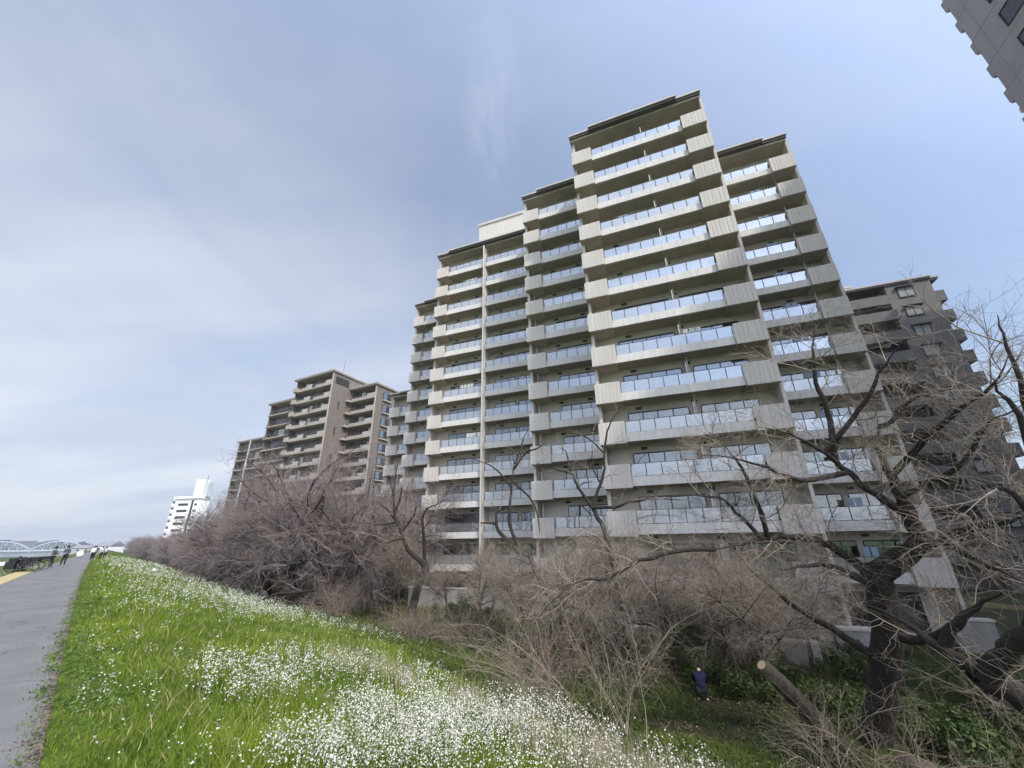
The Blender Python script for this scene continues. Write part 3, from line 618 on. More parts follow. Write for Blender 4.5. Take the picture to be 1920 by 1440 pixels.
# the long row along the foot of the levee
ROW = 'bare cherry trees in the row along the foot of the levee'
RL = 'bare cherry tree in the long row, one of the purple-brown mass beside the levee'
protos = []
for i in range(5):
    P = dict(CHERRY); P['len'] = [1.7+.2*i, 7.4+.25*i, 4.0, 1.9, .9]; protos.append(free_tree(100+i, P, RL, ROW))
rp = random.Random(21); first = list(range(5)); spots = []
p = 41.
while p < 330: spots.append((p+rp.uniform(-1, 1), 14.2+rp.gauss(0, 1.1))); p += 5.2+p*.016
p = 38.
while p < 200: spots.append((p+rp.uniform(-1.5, 1.5), 20.0+rp.gauss(0, 1.2))); p += 6.5+p*.02
p = 38.
while p < 120: spots.append((p+rp.uniform(-1.5, 1.5), 26+rp.gauss(0, 1.2))); p += 9
for i, (p, n) in enumerate(spots):
    x, y = lev(p, n); z = float(ground_z(n, p)); o = protos[first.pop(0)] if first else copy_tree(rp.choice(protos))
    o.location = (x, y, z); o.rotation_euler = (0, 0, rp.uniform(0, 6.28)); s = rp.uniform(.9, 1.12)*(1.46 if p < 44 else 1.30 if p < 60 else 1.14 if p < 85 else 1.0); o.scale = (s*1.08, s*1.08, s)

MID = dict(CHERRY); MID['len'] = [2, 3.6, 2.3, 1.2, .6]; MID['kids'] = [0, 6, 6, 5, 0]; MID['rad'] = [.2, .07, .03, .014, .008]
def scl(l, k): return [([(x, y, D*k) for x, y, D in a], b, c) for a, b, c in l]
traced_tree('bare cherry tree leaning left at the grass edge, one thick limb out to the right', [
  ([(640, 1152, 39), (622, 1100, 38), (606, 1062, 37.5), (598, 1030, 37)], .26, .17), ([(628, 1118, 38.5), (655, 1116, 38), (690, 1111, 37.5)], .22, .16), ([(598, 1032, 37), (597, 1005, 37), (602, 960, 36.5), (612, 915, 36)], .18, .06),
  ([(606, 1062, 37.5), (580, 1050, 37), (545, 1060, 36)], .12, .04), ([(600, 1040, 37), (570, 985, 36), (540, 940, 35)], .14, .05), ([(612, 1075, 38), (640, 1010, 38), (650, 940, 38)], .14, .05),
  ([(598, 1010, 37), (560, 1040, 34), (520, 1080, 31)], .1, .04), ([(622, 1100, 38), (570, 1110, 34), (500, 1120, 30), (440, 1165, 27.5)], .12, .03)], MID, 31, TWIG, mul=1.5)
traced_tree('bare cherry with three upright stems from one low fork, right of the leaning tree', [
  ([(672, 1090, 42), (672, 1048, 42)], .22, .18), ([(672, 1048, 42), (680, 1015, 42), (677, 970, 42), (672, 930, 42)], .2, .06), ([(673, 1045, 42), (695, 1000, 42), (722, 950, 41)], .16, .06), ([(676, 1035, 42), (700, 1015, 42), (728, 985, 41)], .14, .05), ([(680, 1000, 42), (690, 930, 42), (700, 870, 42)], .1, .04)], MID, 32, TWIG, mul=1.4)
traced_tree('gnarled bare tree with a burled trunk forking into a left and a right limb', [
  ([(772, 1150, 31.5), (786, 1095, 31), (798, 1068, 30.5), (790, 1050, 30.5)], .29, .24), ([(788, 1052, 30.5), (765, 1030, 30.5), (757, 1008, 30.5), (741, 970, 30.5), (738, 930, 30.5), (728, 888, 30)], .17, .04),
  ([(796, 1054, 30.5), (794, 1000, 30), (792, 975, 30), (800, 955, 29.5), (822, 945, 29), (846, 930, 28.5)], .12, .04), ([(742, 975, 30.5), (725, 955, 31), (705, 940, 31)], .1, .03), ([(740, 960, 30.5), (752, 930, 30.5), (750, 905, 30)], .1, .03),
  ([(752, 1000, 30.5), (776, 965, 30), (780, 940, 29.5)], .08, .03), ([(745, 980, 30.5), (700, 985, 31.5)], .08, .03), ([(738, 930, 30.5), (742, 890, 31), (750, 850, 31)], .07, .03), ([(757, 1008, 30.5), (722, 1020, 30), (700, 1050, 29.5)], .09, .03)], MID, 33, TWIG2, mul=.8)
SP = dict(MID); SP['kids'] = [0, 5, 5, 4, 0]; SP['len'] = [2, 2.4, 1.6, .9, .5]; SP['rad'] = [.1, .045, .02, .010, .006]
traced_tree('slim dark tree with an S-shaped stem in front of the white facade pier', [
  ([(1030, 1150, 25), (1000, 1055, 25), (965, 1025, 25), (935, 995, 25), (930, 980, 25)], .13, .10), ([(978, 1040, 25), (956, 985, 25), (956, 950, 25), (960, 910, 25), (963, 870, 25), (960, 835, 25)], .11, .03), ([(963, 880, 25), (985, 850, 25), (1008, 840, 24.5), (1026, 826, 24.5)], .09, .03),
  ([(963, 905, 25), (990, 930, 25), (1005, 955, 25), (1012, 1000, 25)], .07, .05), ([(931, 982, 25), (932, 960, 25), (950, 955, 25)], .09, .04), ([(930, 982, 25), (900, 980, 25)], .08, .03), ([(958, 915, 25), (930, 880, 25), (876, 855, 25)], .06, .03), ([(965, 870, 25), (980, 830, 25), (990, 800, 25)], .06, .02)], SP, 34, TWIG2, mul=.55)
traced_tree('dark forked tree with a long limb reaching right, right of the S-shaped tree', [
  ([(1165, 1150, 21), (1138, 1010, 21), (1118, 965, 21), (1112, 952, 21)], .13, .10), ([(1113, 955, 21), (1118, 925, 21), (1132, 890, 21), (1134, 840, 21), (1142, 800, 21), (1160, 768, 21), (1180, 752, 21)], .09, .025),
  ([(1112, 953, 21), (1085, 915, 21), (1072, 890, 21), (1040, 880, 20.5), (1005, 868, 20)], .09, .03), ([(1112, 952, 21), (1150, 950, 20.5), (1190, 940, 20), (1240, 935, 19.5), (1300, 940, 18.5)], .09, .03), ([(1070, 888, 21), (1062, 850, 21), (1048, 838, 21)], .05, .02), ([(1133, 850, 21), (1100, 820, 21), (1060, 810, 21)], .05, .02), ([(1125, 905, 21), (1110, 870, 21), (1112, 830, 21)], .05, .02)], SP, 35, TWIG2, mul=.6)
AIRY = dict(CHERRY, len=[3.6, 5.6, 3.2, 1.7, .85], kids=[6, 9, 9, 9, 0], rad=[.13, .055, .023, .0105, .006])
for i, (az, D, s, lab) in enumerate([(-3, 29, .66, 'small bare sapling between the gnarled tree and the S-shaped tree'), (5.5, 24, .66, 'thin bare sapling between the S-shaped tree and the forked tree'), (18.5, 21, .78, 'bare bushy tree in front of the widest balcony column'), (-15, 36, .8, 'bare tree behind the gnarled tree, low against the leftmost balconies'), (27, 25, .5, 'bare tree behind the biggest tree, low against the right balconies'), (40, 29, .42, 'bare tree behind the biggest tree, in front of the dark grey building'), (51, 28, .42, 'bare tree at the right edge, seen against the sky'), (12.5, 23.5, .74, 'fine-twigged bare tree between the forked tree and the widest balconies'), (24, 21, .7, 'fine-twigged bare tree behind the left limbs of the biggest tree'), (32, 24, .7, 'fine-twigged bare tree behind the trunk of the biggest tree'), (-8.5, 30, .55, 'bare tree left of the white pier, low against the double balcony column'), (7, 19.5, .74, 'airy bare tree rising out of the wide thicket'), (14, 20.5, .76, 'airy bare tree just left above the crouching person'), (25.5, 20.5, .70, 'airy bare tree behind the sawn limb'), (28.5, 19.5, .72, 'airy bare tree between the sawn limb and the biggest trunk'), (-6, 26, .72, 'airy bare tree between the gnarled tree and the white pier'), (0.5, 23, .68, 'airy bare tree just left of the S-shaped tree')]):
    t = free_tree(200+i, AIRY, lab, None, TWIG2); x, y = D*math.sin(R(az)), D*math.cos(R(az)); t.location = (x, y, zxy(x, y)); t.scale = (s, s, s*1.05)
# the big tree in the right foreground
BIG = dict(CHERRY); BIG['len'] = [2, 3.2, 2.2, 1.25, .6]; BIG['kids'] = [0, 7, 8, 8, 0]; BIG['rad'] = [.2, .038, .016, .008, .0045]; BIG['seg'] = [4, 8, 7, 5, 3]; BIG['trop'] = [.05, .02, -.01, -.01, .01]
big = traced_tree('biggest bare cherry tree, black trunk and tangled pale shoots, in the right foreground', [
  ([(1640, 1402, 17.0), (1655, 1310, 16.6), (1664, 1210, 16), (1652, 1120, 15.6), (1640, 1062, 15.4)], .36, .33),
  ([(1645, 1085, 15.4), (1585, 1042, 15), (1545, 1018, 14.6), (1490, 1008, 14), (1430, 1012, 13.4), (1340, 1030, 12.6)], .14, .045),
  ([(1340, 1030, 12.6), (1280, 1032, 12), (1200, 1052, 11.5), (1140, 1085, 11), (1070, 1098, 10.6), (1000, 1170, 10.2)], .06, .02),
  ([(1650, 1080, 15.5), (1700, 1045, 15.2), (1722, 1010, 15), (1700, 960, 14.8), (1678, 905, 14.6), (1650, 850, 14.5), (1645, 800, 14.5)], .25, .08),
  ([(1700, 965, 14.8), (1640, 925, 14.4), (1590, 885, 14), (1545, 850, 13.7), (1480, 812, 13.4), (1420, 800, 13)], .11, .025),
  ([(1565, 865, 14), (1556, 790, 13.8), (1530, 715, 13.6), (1524, 650, 13.5), (1530, 600, 13.4)], .09, .02), ([(1545, 850, 13.7), (1610, 770, 13.5), (1650, 700, 13.3), (1690, 640, 13.2)], .08, .02),
  ([(1648, 800, 14.5), (1672, 790, 14.4), (1715, 748, 14.2), (1790, 728, 14)], .08, .03), ([(1672, 892, 14.6), (1745, 815, 14), (1800, 770, 13.6), (1860, 720, 13.2), (1900, 660, 13)], .085, .02),
  ([(1690, 930, 14.6), (1790, 880, 14), (1850, 800, 13.6), (1915, 760, 13.2)], .08, .02), ([(1640, 1062, 15.4), (1700, 1025, 15), (1750, 1015, 14.5), (1830, 1050, 13.6), (1920, 1092, 12.8)], .15, .04),
  ([(1770, 1005, 14), (1850, 985, 13.4), (1925, 968, 13)], .10, .06), ([(1650, 1100, 15.6), (1590, 1075, 15), (1540, 1060, 14.4), (1460, 1068, 13.6)], .14, .04), ([(1430, 1012, 13.4), (1380, 960, 13), (1330, 930, 12.6), (1200, 935, 12)], .06, .02),
  ([(1655, 1240, 16.2), (1560, 1180, 15.4), (1480, 1130, 14.8), (1400, 1060, 14.2)], .12, .04), ([(1440, 1010, 13.5), (1420, 940, 13), (1380, 860, 12.7), (1330, 810, 12.5)], .07, .02),
  ([(1660, 1190, 16), (1740, 1200, 15), (1800, 1150, 14.2)], .14, .05), ([(1590, 885, 14), (1500, 900, 13), (1420, 870, 12.4), (1300, 850, 12)], .08, .02)], BIG, 41, TWIG2, mul=.95)
sl = MB().tube([Vector(pix(1580, 1408, 16.6))-big.location, Vector(pix(1520, 1340, 15.6))-big.location, Vector(pix(1465, 1282, 14.9))-big.location, Vector(pix(1428, 1247, 14.5))-big.location], [.25, .23, .21, .19], 12).build('sawn_limb', mat('mossy_bark', (.075, .062, .045), .95, .4, 5, .5), big, smooth=True)
e_ = Vector(pix(1428, 1247, 14.5))-big.location; d_ = (Vector(pix(1428, 1247, 14.5))-Vector(pix(1465, 1282, 14.9))).normalized()
MB().tube([e_+d_*.004, e_+d_*.014], .12, 12).build('cut_face', mat('fresh_sawn_wood', (.42, .32, .19), .9, .15, 6), sl)
traced_tree('thick low limbs of a bare tree reaching in from the right edge', [
  ([(2010, 1385, 13.6), (1935, 1318, 13.2), (1870, 1285, 12.9), (1832, 1258, 12.8)], .27, .22), ([(1838, 1262, 12.8), (1800, 1235, 13), (1760, 1212, 13.2), (1700, 1170, 13.6), (1620, 1130, 14)], .14, .05), ([(1850, 1272, 12.8), (1880, 1225, 12.4), (1925, 1190, 12), (1990, 1160, 11.6)], .18, .13),
  ([(1770, 1215, 13.2), (1783, 1180, 13), (1815, 1150, 12.8), (1880, 1112, 12.4)], .13, .05), ([(1925, 1190, 12), (1960, 1000, 11.5), (1935, 800, 11.2), (1890, 650, 11), (1870, 590, 11)], .085, .02), ([(1945, 900, 11.3), (1910, 780, 11), (1850, 700, 10.8)], .07, .02), ([(1960, 1000, 11.5), (1900, 930, 11.3), (1830, 900, 11)], .07, .02), ([(1990, 1160, 11.6), (2050, 900, 11.4), (2000, 650, 11), (1930, 560, 10.8)], .08, .02)], BIG, 42, TWIG2, mul=.36)

# ------------------------------------------------------------------ shrubs: bare arching canes and evergreen clumps
CANE = mat('pale_straw_canes', (.29, .235, .175), .85, .25, 1.5); CANE2 = mat('brown_thicket_canes', (.22, .172, .135), .9, .28, 1.2)
def cane_shrub(label, az, D, count, ln, seed, m, rad=.016, group=None, lean=(0, 0)):
    r = random.Random(seed); x, y = D*math.sin(R(az)), D*math.cos(R(az)); t = empty('bare_shrub', (x, y, zxy(x, y)), 0, label, 'shrub', group); out = {}
    P = dict(len=[ln, 1.1, .5], rad=[rad, .008, .0045], tip=[.3, .4, .5], seg=[10, 5, 3], wob=[.10, .16, .2], trop=[-.085, -.02, 0], kids=[9, 4, 0], t0=[.25, .1, 0], ang=[(20, 60), (25, 70), (0, 0)])
    for i in range(count):
        a = r.uniform(0, 6.28); d = Vector((math.cos(a)*.7+lean[0], math.sin(a)*.7+lean[1], r.uniform(.7, 1.5))).normalized()
        grow(out, r, Vector((r.gauss(0, .5), r.gauss(0, .5), -.1)), d, ln*r.uniform(.55, 1.25), rad*r.uniform(.5, 1.2), 0, P)
    V, Fa = tubes(out[0], 5); np_mesh('cane', V, Fa, m, t, smooth=True); V, Fa = tubes(out[1]+out[2], 3); np_mesh('twig', V, Fa, m, t)
    return t
cane_shrub('wide thicket of pale arching canes behind the flower crest', 1.5, 17, 55, 4.0, 51, CANE2, .012)
cane_shrub('tall pale canes arching left over the flowers, left of the crouching person', 9.5, 13.5, 32, 4.8, 52, CANE, .013, lean=(-.25, 0))
cane_shrub('brown thicket below the forked tree, in front of the lowest balconies', 8, 20.5, 38, 3.6, 53, CANE2, .012)
cane_shrub('tangle of pale shoots round the foot of the biggest tree', 33, 14.0, 22, 2.8, 54, CANE, .012)
cane_shrub('brown fuzzy brushwood below the gnarled tree at the end of the grass', -13, 24, 70, 2.6, 55, CANE2, .010)
cane_shrub('low brushwood between the brown thicket and the evergreen shrubs', -6, 24, 45, 3.2, 56, CANE2, .012)
cane_shrub('drooping shoots in the lower right corner', 43, 13.0, 10, 2.8, 57, CANE, .012)
cane_shrub('brown thicket behind the biggest tree, below the right balconies', 26, 22, 35, 3.4, 58, CANE2, .012)
cane_shrub('thicket at the right edge behind the thick low limbs', 48, 20, 45, 4.2, 59, CANE2, .012)
cane_shrub('dark brushwood at the foot of the leaning tree', -22, 33, 60, 3.0, 60, CANE2, .014)
LEAFM = mat('dark_evergreen_leaf', (.055, .085, .02), .55, .45, 1.8, trans=.2)
def leaf_cloud(rg, cen, rad, n, size):
    """small leaf faces filling lumpy blobs"""
    c = np.array(cen)[rg.integers(0, len(cen), n)]; d = rg.normal(size=(n, 3)); d /= np.linalg.norm(d, axis=1, keepdims=True); q = c[:, :3]+d*(rg.random((n, 1))**.45)*c[:, 3:4]*np.array([1, 1, .8])*rad
    return q
def leaf_mesh(rg, Pt, size, name, m, parent=None, flat=.6):
    n = len(Pt); a = rg.normal(size=(n, 3)); a[:, 2] *= flat; a /= np.linalg.norm(a, axis=1, keepdims=True); b = np.cross(a, rg.normal(size=(n, 3))); b /= np.linalg.norm(b, axis=1, keepdims=True)
    s = size*rg.uniform(.6, 1.3, (n, 1)); V = np.stack([Pt-a*s, Pt+b*s*.45, Pt+a*s, Pt-b*s*.45], 1).reshape(-1, 3); return np_mesh(name, V, np.arange(4*n).reshape(n, 4), m, parent)
for i, (az, D, w_, h, lab) in enumerate([(-7.5, 33, 1.9, 1.7, 'round evergreen shrub by the concrete base, left of the thickets'), (-5.5, 27, 1.6, 1.1, 'low spreading evergreen shrub in front of the round one'), (-10.5, 27, 1.2, .9, 'small yellowish evergreen clump next to the brushwood'), (47, 22, 2.2, 1.6, 'dark evergreen shrub at the right edge under the bare limbs'), (37, 24, 1.8, 1.3, 'evergreen shrub right of the biggest trunk'), (21, 27, 1.6, 1.2, 'evergreen shrub by the concrete block under the widest balconies'), (28.5, 22, 1.3, .9, 'low evergreen clump behind the crouching person'), (-1, 22, 1.5, .8, 'low evergreen clump between the brushwood and the wide thicket'), (16, 23, 1.4, 1.0, 'evergreen clump left of the concrete wall with the mossy top'), (24.5, 20, 1.3, .8, 'low leafy clump right behind the sawn limb'), (33, 19, 1.5, .9, 'leafy clump beside the foot of the biggest tree'), (42, 17, 1.6, 1.0, 'leafy clump under the thick low limbs at the right'), (3.5, 21, 1.6, .8, 'leafy clump in the middle of the wide thicket'), (-3.5, 30, 1.7, 1.2, 'evergreen shrub at the foot of the white pier'), (10, 25, 1.5, 1.1, 'evergreen shrub at the concrete base under the forked tree')]):
    rg = np.random.default_rng(300+i); x, y = D*math.sin(R(az)), D*math.cos(R(az)); t = empty('evergreen_shrub', (x, y, zxy(x, y)), 0, lab, 'shrub')
    cen = [(rg.normal(0, w_*.5), rg.normal(0, w_*.5), h*rg.uniform(.25, .9), rg.uniform(.3, .6)) for _ in range(16)]
    leaf_mesh(rg, leaf_cloud(rg, cen, 1, 5200, .06), .07, 'foliage', LEAFM, t)
    st = MB()
    for c in cen: st.tube([(c[0]*.15, c[1]*.15, -.1), (c[0]*.6, c[1]*.6, c[2]*.6), c[:3]], [.03, .02, .008], 5)
    st.build('stem', BARK, t)

# ------------------------------------------------------------------ grass, wild flowers and woodland ground cover
rg = np.random.default_rng(77)
def vnoise(p, n, s, seed):
    """smooth value noise over the levee"""
    q = np.random.default_rng(seed).random((64, 64)); a = p/s+13.7; b = n/s+7.3; i = np.floor(a).astype(int); j = np.floor(b).astype(int); u = a-i; v = b-j; u = u*u*(3-2*u); v = v*v*(3-2*v)
    g_ = lambda x, y: q[x % 64, y % 64]
    return (g_(i, j)*(1-u)+g_(i+1, j)*u)*(1-v)+(g_(i, j+1)*(1-u)+g_(i+1, j+1)*u)*v
def scatter(n, d0, d1, n0, n1, pw=1.0):
    """points over the slope, thinning with distance from the viewpoint"""
    D = d0*(d1/d0)**(rg.random(n)**pw); a = R(-45.4)+rg.random(n)*R(100); x, y = D*np.sin(a), D*np.cos(a); p, q = to_pn(x, y); k = (q > n0) & (q < n1)
    return x[k], y[k], p[k], q[k], D[k]
def blades(x, y, z, h, w_, lean, name, m):
    n = len(x); a = rg.random(n)*6.283; c, s = np.cos(a), np.sin(a); la = rg.random(n)*6.283; lx, ly = np.cos(la)*lean*h, np.sin(la)*lean*h
    B = np.stack([x, y, z], -1); W = np.stack([c*w_, s*w_, 0*w_], -1); Mx = B+np.stack([lx*.35, ly*.35, h*.58], -1); T = B+np.stack([lx, ly, h], -1)
    V = np.stack([B-W, B+W, Mx-W*.75, Mx+W*.75, T], 1).reshape(-1, 3); o = np.arange(n)[:, None]*5
    Fa = np.concatenate([o+np.array([[0, 1, 2]]), o+np.array([[1, 3, 2]]), o+np.array([[2, 3, 4]])], 1).reshape(-1, 3); return np_mesh(name, V, Fa, m)
GR = mat('spring_grass', (.25, .325, .032), .6, .0, .7, trans=.4, col2=(.095, .165, .02))
x, y, p, n, D = scatter(560000, 3.0, 150, .02, 13.5, .95)
z = ground_z(n, p); tall = .6+.8*vnoise(p, n, .9, 1)*(.4+.6*vnoise(p, n, 3.5, 2)); edge = np.clip((n-.1)/1.2, .25, 1)
h = rg.uniform(.10, .27, len(x))*tall*edge; 
tag(blades(x, y, z-.02, h, .0028+D*.00055, rg.uniform(.1, .65, len(x)), 'grass', GR), kind='stuff')
k = rg.random(len(x)) < .04*(n > .3)
tag(blades(x[k], y[k], z[k]-.02, h[k]*1.25, .003+D[k]*.0005, rg.uniform(.3, .9, k.sum()), 'dry_grass', mat('straw', (.40, .34, .19), .7, .2, 2, trans=.25)), kind='stuff')
k = (rg.random(len(x)) < .10*(D < 22)) & (vnoise(p, n, .7, 31) > .5); q_ = np.repeat(np.stack([x[k], y[k], z[k]+.04], -1), 4, 0)+rg.normal(0, .04, (4*k.sum(), 3))*np.array([1, 1, .5])
tag(leaf_mesh(rg, q_, .026, 'broadleaf_weeds', mat('weed_leaf', (.10, .17, .03), .5, .3, 2, trans=.3), flat=.7), kind='stuff')
u = rg.random(2600); D = 4*(45/4)**u; q = rg.exponential(.05, 2600); xx, yy = lev(D*.999, .17-q); q_ = np.stack([xx, yy, .018+rg.random(2600)*.012], -1)
tag(leaf_mesh(rg, q_, .016, 'edge_litter', mat('edge_crumbs', (.13, .10, .07), .9, .5, 4), flat=.2), kind='stuff')
a = rg.random(30000)*R(6)+R(-51.5); D = 18*(200/18)**rg.random(30000); xx, yy = D*np.sin(a), D*np.cos(a); p, n = to_pn(xx, yy); k = (n < -3.35) & (n > -40); 
tag(blades(xx[k], yy[k], ground_z(n[k])-.02, rg.uniform(.06, .25, k.sum()), .004+D[k]*.0007, rg.uniform(.1, .6, k.sum()), 'riverside_grass', mat('pale_riverside_grass', (.20, .22, .11), .7, .3, .6, trans=.3)), kind='stuff')
# flowers
x, y, p, n, D = scatter(150000, 3.2, 120, .35, 12.5, .9)
nz = .55*vnoise(p, n, 1.3, 5)+.45*vnoise(p, n, .45, 6); big_ = vnoise(p, n, 4.5, 9)
near = np.exp(-((p-4.6)/3.4)**2)*np.clip((n-1.2)/1.1, 0, 1); far = np.clip((p-15)/6, 0, 1)*np.clip((n-.7)/1.6, 0, 1)*np.clip((12-n)/2.5, 0, 1)
dens = np.clip(1.0*near*(.10+.8*(nz > .48))*(.4+.9*(big_ > .40))*np.clip((5.3-n)/.5, 0, 1)+.75*far*(.35+.9*big_)+.05*(n < 4.2)+.5*np.exp(-((n-7)/2.2)**2)*np.clip((p-14)/5, 0, 1), 0, 1)*np.clip((nz-.30)*3.4, 0, 1)
k = rg.random(len(x)) < dens*np.clip(.24+D*.012, 0, .6)
x, y, p, n, D = x[k], y[k], p[k], n[k], D[k]; z = ground_z(n, p); H = rg.uniform(.22, .50, len(x))*np.clip(n/1.6, .35, 1)
crest = np.clip((n-3.6)/1.2, 0, 1)*(p < 10); H *= 1+.25*crest
lx, ly = rg.normal(0, .07, len(x)), rg.normal(0, .07, len(x))
tag(blades(x, y, z, H, .0022+D*.00025, rg.uniform(.05, .2, len(x)), 'flower_stalks', GR), kind='stuff')
per = 16; nf = len(x); rep = lambda a_: np.repeat(a_, per)
fx, fy, fz = rep(x)+rg.normal(0, .032, nf*per), rep(y)+rg.normal(0, .032, nf*per), rep(z+H)+rg.normal(-.05, .07, nf*per); fD = rep(D)
Pt = np.stack([fx, fy, fz], -1); kk = rg.random(len(fx)) < np.clip(8/fD, .25, 1); Pt = Pt[kk]; fD = fD[kk]; n_ = len(Pt)
nr = rg.normal(size=(n_, 3)); nr[:, 2] = np.abs(nr[:, 2])+.6; nr /= np.linalg.norm(nr, axis=1, keepdims=True); a_ = np.cross(nr, rg.normal(size=(n_, 3))); a_ /= np.linalg.norm(a_, axis=1, keepdims=True); b_ = np.cross(nr, a_)
s_ = (.0045+fD*.00054)[:, None]*rg.uniform(.65, 1.25, (n_, 1)); V = np.empty((n_, 8, 3)); w2 = .42
V[:, 0] = Pt-a_*s_-b_*s_*w2; V[:, 1] = Pt+a_*s_-b_*s_*w2; V[:, 2] = Pt+a_*s_+b_*s_*w2; V[:, 3] = Pt-a_*s_+b_*s_*w2
Pq = Pt+nr*.002; V[:, 4] = Pq-b_*s_-a_*s_*w2; V[:, 5] = Pq+b_*s_-a_*s_*w2; V[:, 6] = Pq+b_*s_+a_*s_*w2; V[:, 7] = Pq-b_*s_+a_*s_*w2
tag(np_mesh('wild_flowers', V.reshape(-1, 3), np.arange(n_*8).reshape(-1, 4), mat('white_petal', (.70, .69, .62), .7, .05, 3, trans=.3)), kind='stuff')
# dry pale stalks along the crest of the slope
x, y, p, n, D = scatter(24000, 4, 11, 3.9, 5.5); k = vnoise(p, n, .6, 12) > .45; x, y, n, D, p = x[k], y[k], n[k], D[k], p[k]
tag(blades(x, y, ground_z(n, p), rg.uniform(.25, .62, len(x)), .0022+D*.0002, rg.uniform(.05, .35, len(x)), 'dry_stalks', mat('dry_stalk', (.42, .35, .25), .8, .2, 3, trans=.25)), kind='stuff')
# ivy, leaf litter and grass tufts on the woodland floor
a = R(-30)+rg.random(230000)*R(84); D = 7*(48/7)**(rg.random(230000)**.8); x, y = D*np.sin(a), D*np.cos(a); p, n = to_pn(x, y)
k = (n > 9.5) & (vnoise(p, n, 1.6, 14)+.5*vnoise(p, n, .5, 15) > .52) & ((x*MQ.x+y*MQ.y) < 30+(x < 0)*6); x, y, n, D, p = x[k], y[k], n[k], D[k], p[k]
q_ = np.stack([x, y, ground_z(n, p)+rg.random(len(x))**1.6*.28], -1)
tag(leaf_mesh(rg, q_, .05, 'ground_cover', mat('ivy_leaf', (.085, .12, .026), .5, .0, .5, trans=.25, col2=(.05, .062, .022)), flat=.5), kind='stuff')
a = R(-35)+rg.random(170000)*R(88); D = 7*(40/7)**rg.random(170000); x, y = D*np.sin(a), D*np.cos(a); p, n = to_pn(x, y); k = (n > 9) & (vnoise(p, n, 2.2, 18) > .36); x, y, n, D, p = x[k], y[k], n[k], D[k], p[k]
tag(blades(x, y, ground_z(n, p)-.02, rg.uniform(.1, .4, len(x)), .003+D*.0004, rg.uniform(.2, .8, len(x)), 'woodland_grass', mat('woodland_grass', (.105, .14, .028), .7, .4, .7, trans=.3)), kind='stuff')
a = R(-30)+rg.random(60000)*R(84); D = 7*(45/7)**rg.random(60000); x, y = D*np.sin(a), D*np.cos(a); p, n = to_pn(x, y); k = (n > 9.5) & (vnoise(p, n, 1.4, 22) > .35); q_ = np.stack([x, y, ground_z(n, p)+.02+rg.random(len(x))*.05], -1)[k]
tag(leaf_mesh(rg, q_, .045, 'leaf_litter', mat('dead_leaf', (.20, .145, .09), .9, .4, 4, trans=.1), flat=.25), kind='stuff')
#PART3
# ------------------------------------------------------------------ people
def skin(name, verts, edges, rad, m, parent, lvl=2):
    """one continuous surface grown round a skeleton"""
    me = bpy.data.meshes.new('skeleton'); me.from_pydata(verts, edges, []); o = bpy.data.objects.new('skeleton', me); COL.objects.link(o)
    md = o.modifiers.new('s', 'SKIN'); md.use_smooth_shade = True; sb = o.modifiers.new('d', 'SUBSURF'); sb.levels = sb.render_levels = lvl
    for i, v in enumerate(me.skin_vertices[0].data): v.radius = rad[i] if hasattr(rad[i], '__len__') else (rad[i], rad[i]); v.use_root = (i == 0)
    bpy.context.view_layer.update(); ev = o.evaluated_get(bpy.context.evaluated_depsgraph_get()); nm = bpy.data.meshes.new_from_object(ev); nm.name = name
    bpy.data.objects.remove(o); bpy.data.meshes.remove(me); nm.materials.clear(); nm.materials.append(m); nm.polygons.foreach_set('use_smooth', [True]*len(nm.polygons))
    return link(name, nm, parent)
SKIN = mat('skin_tone', (.52, .33, .24), .6, .06, 6)
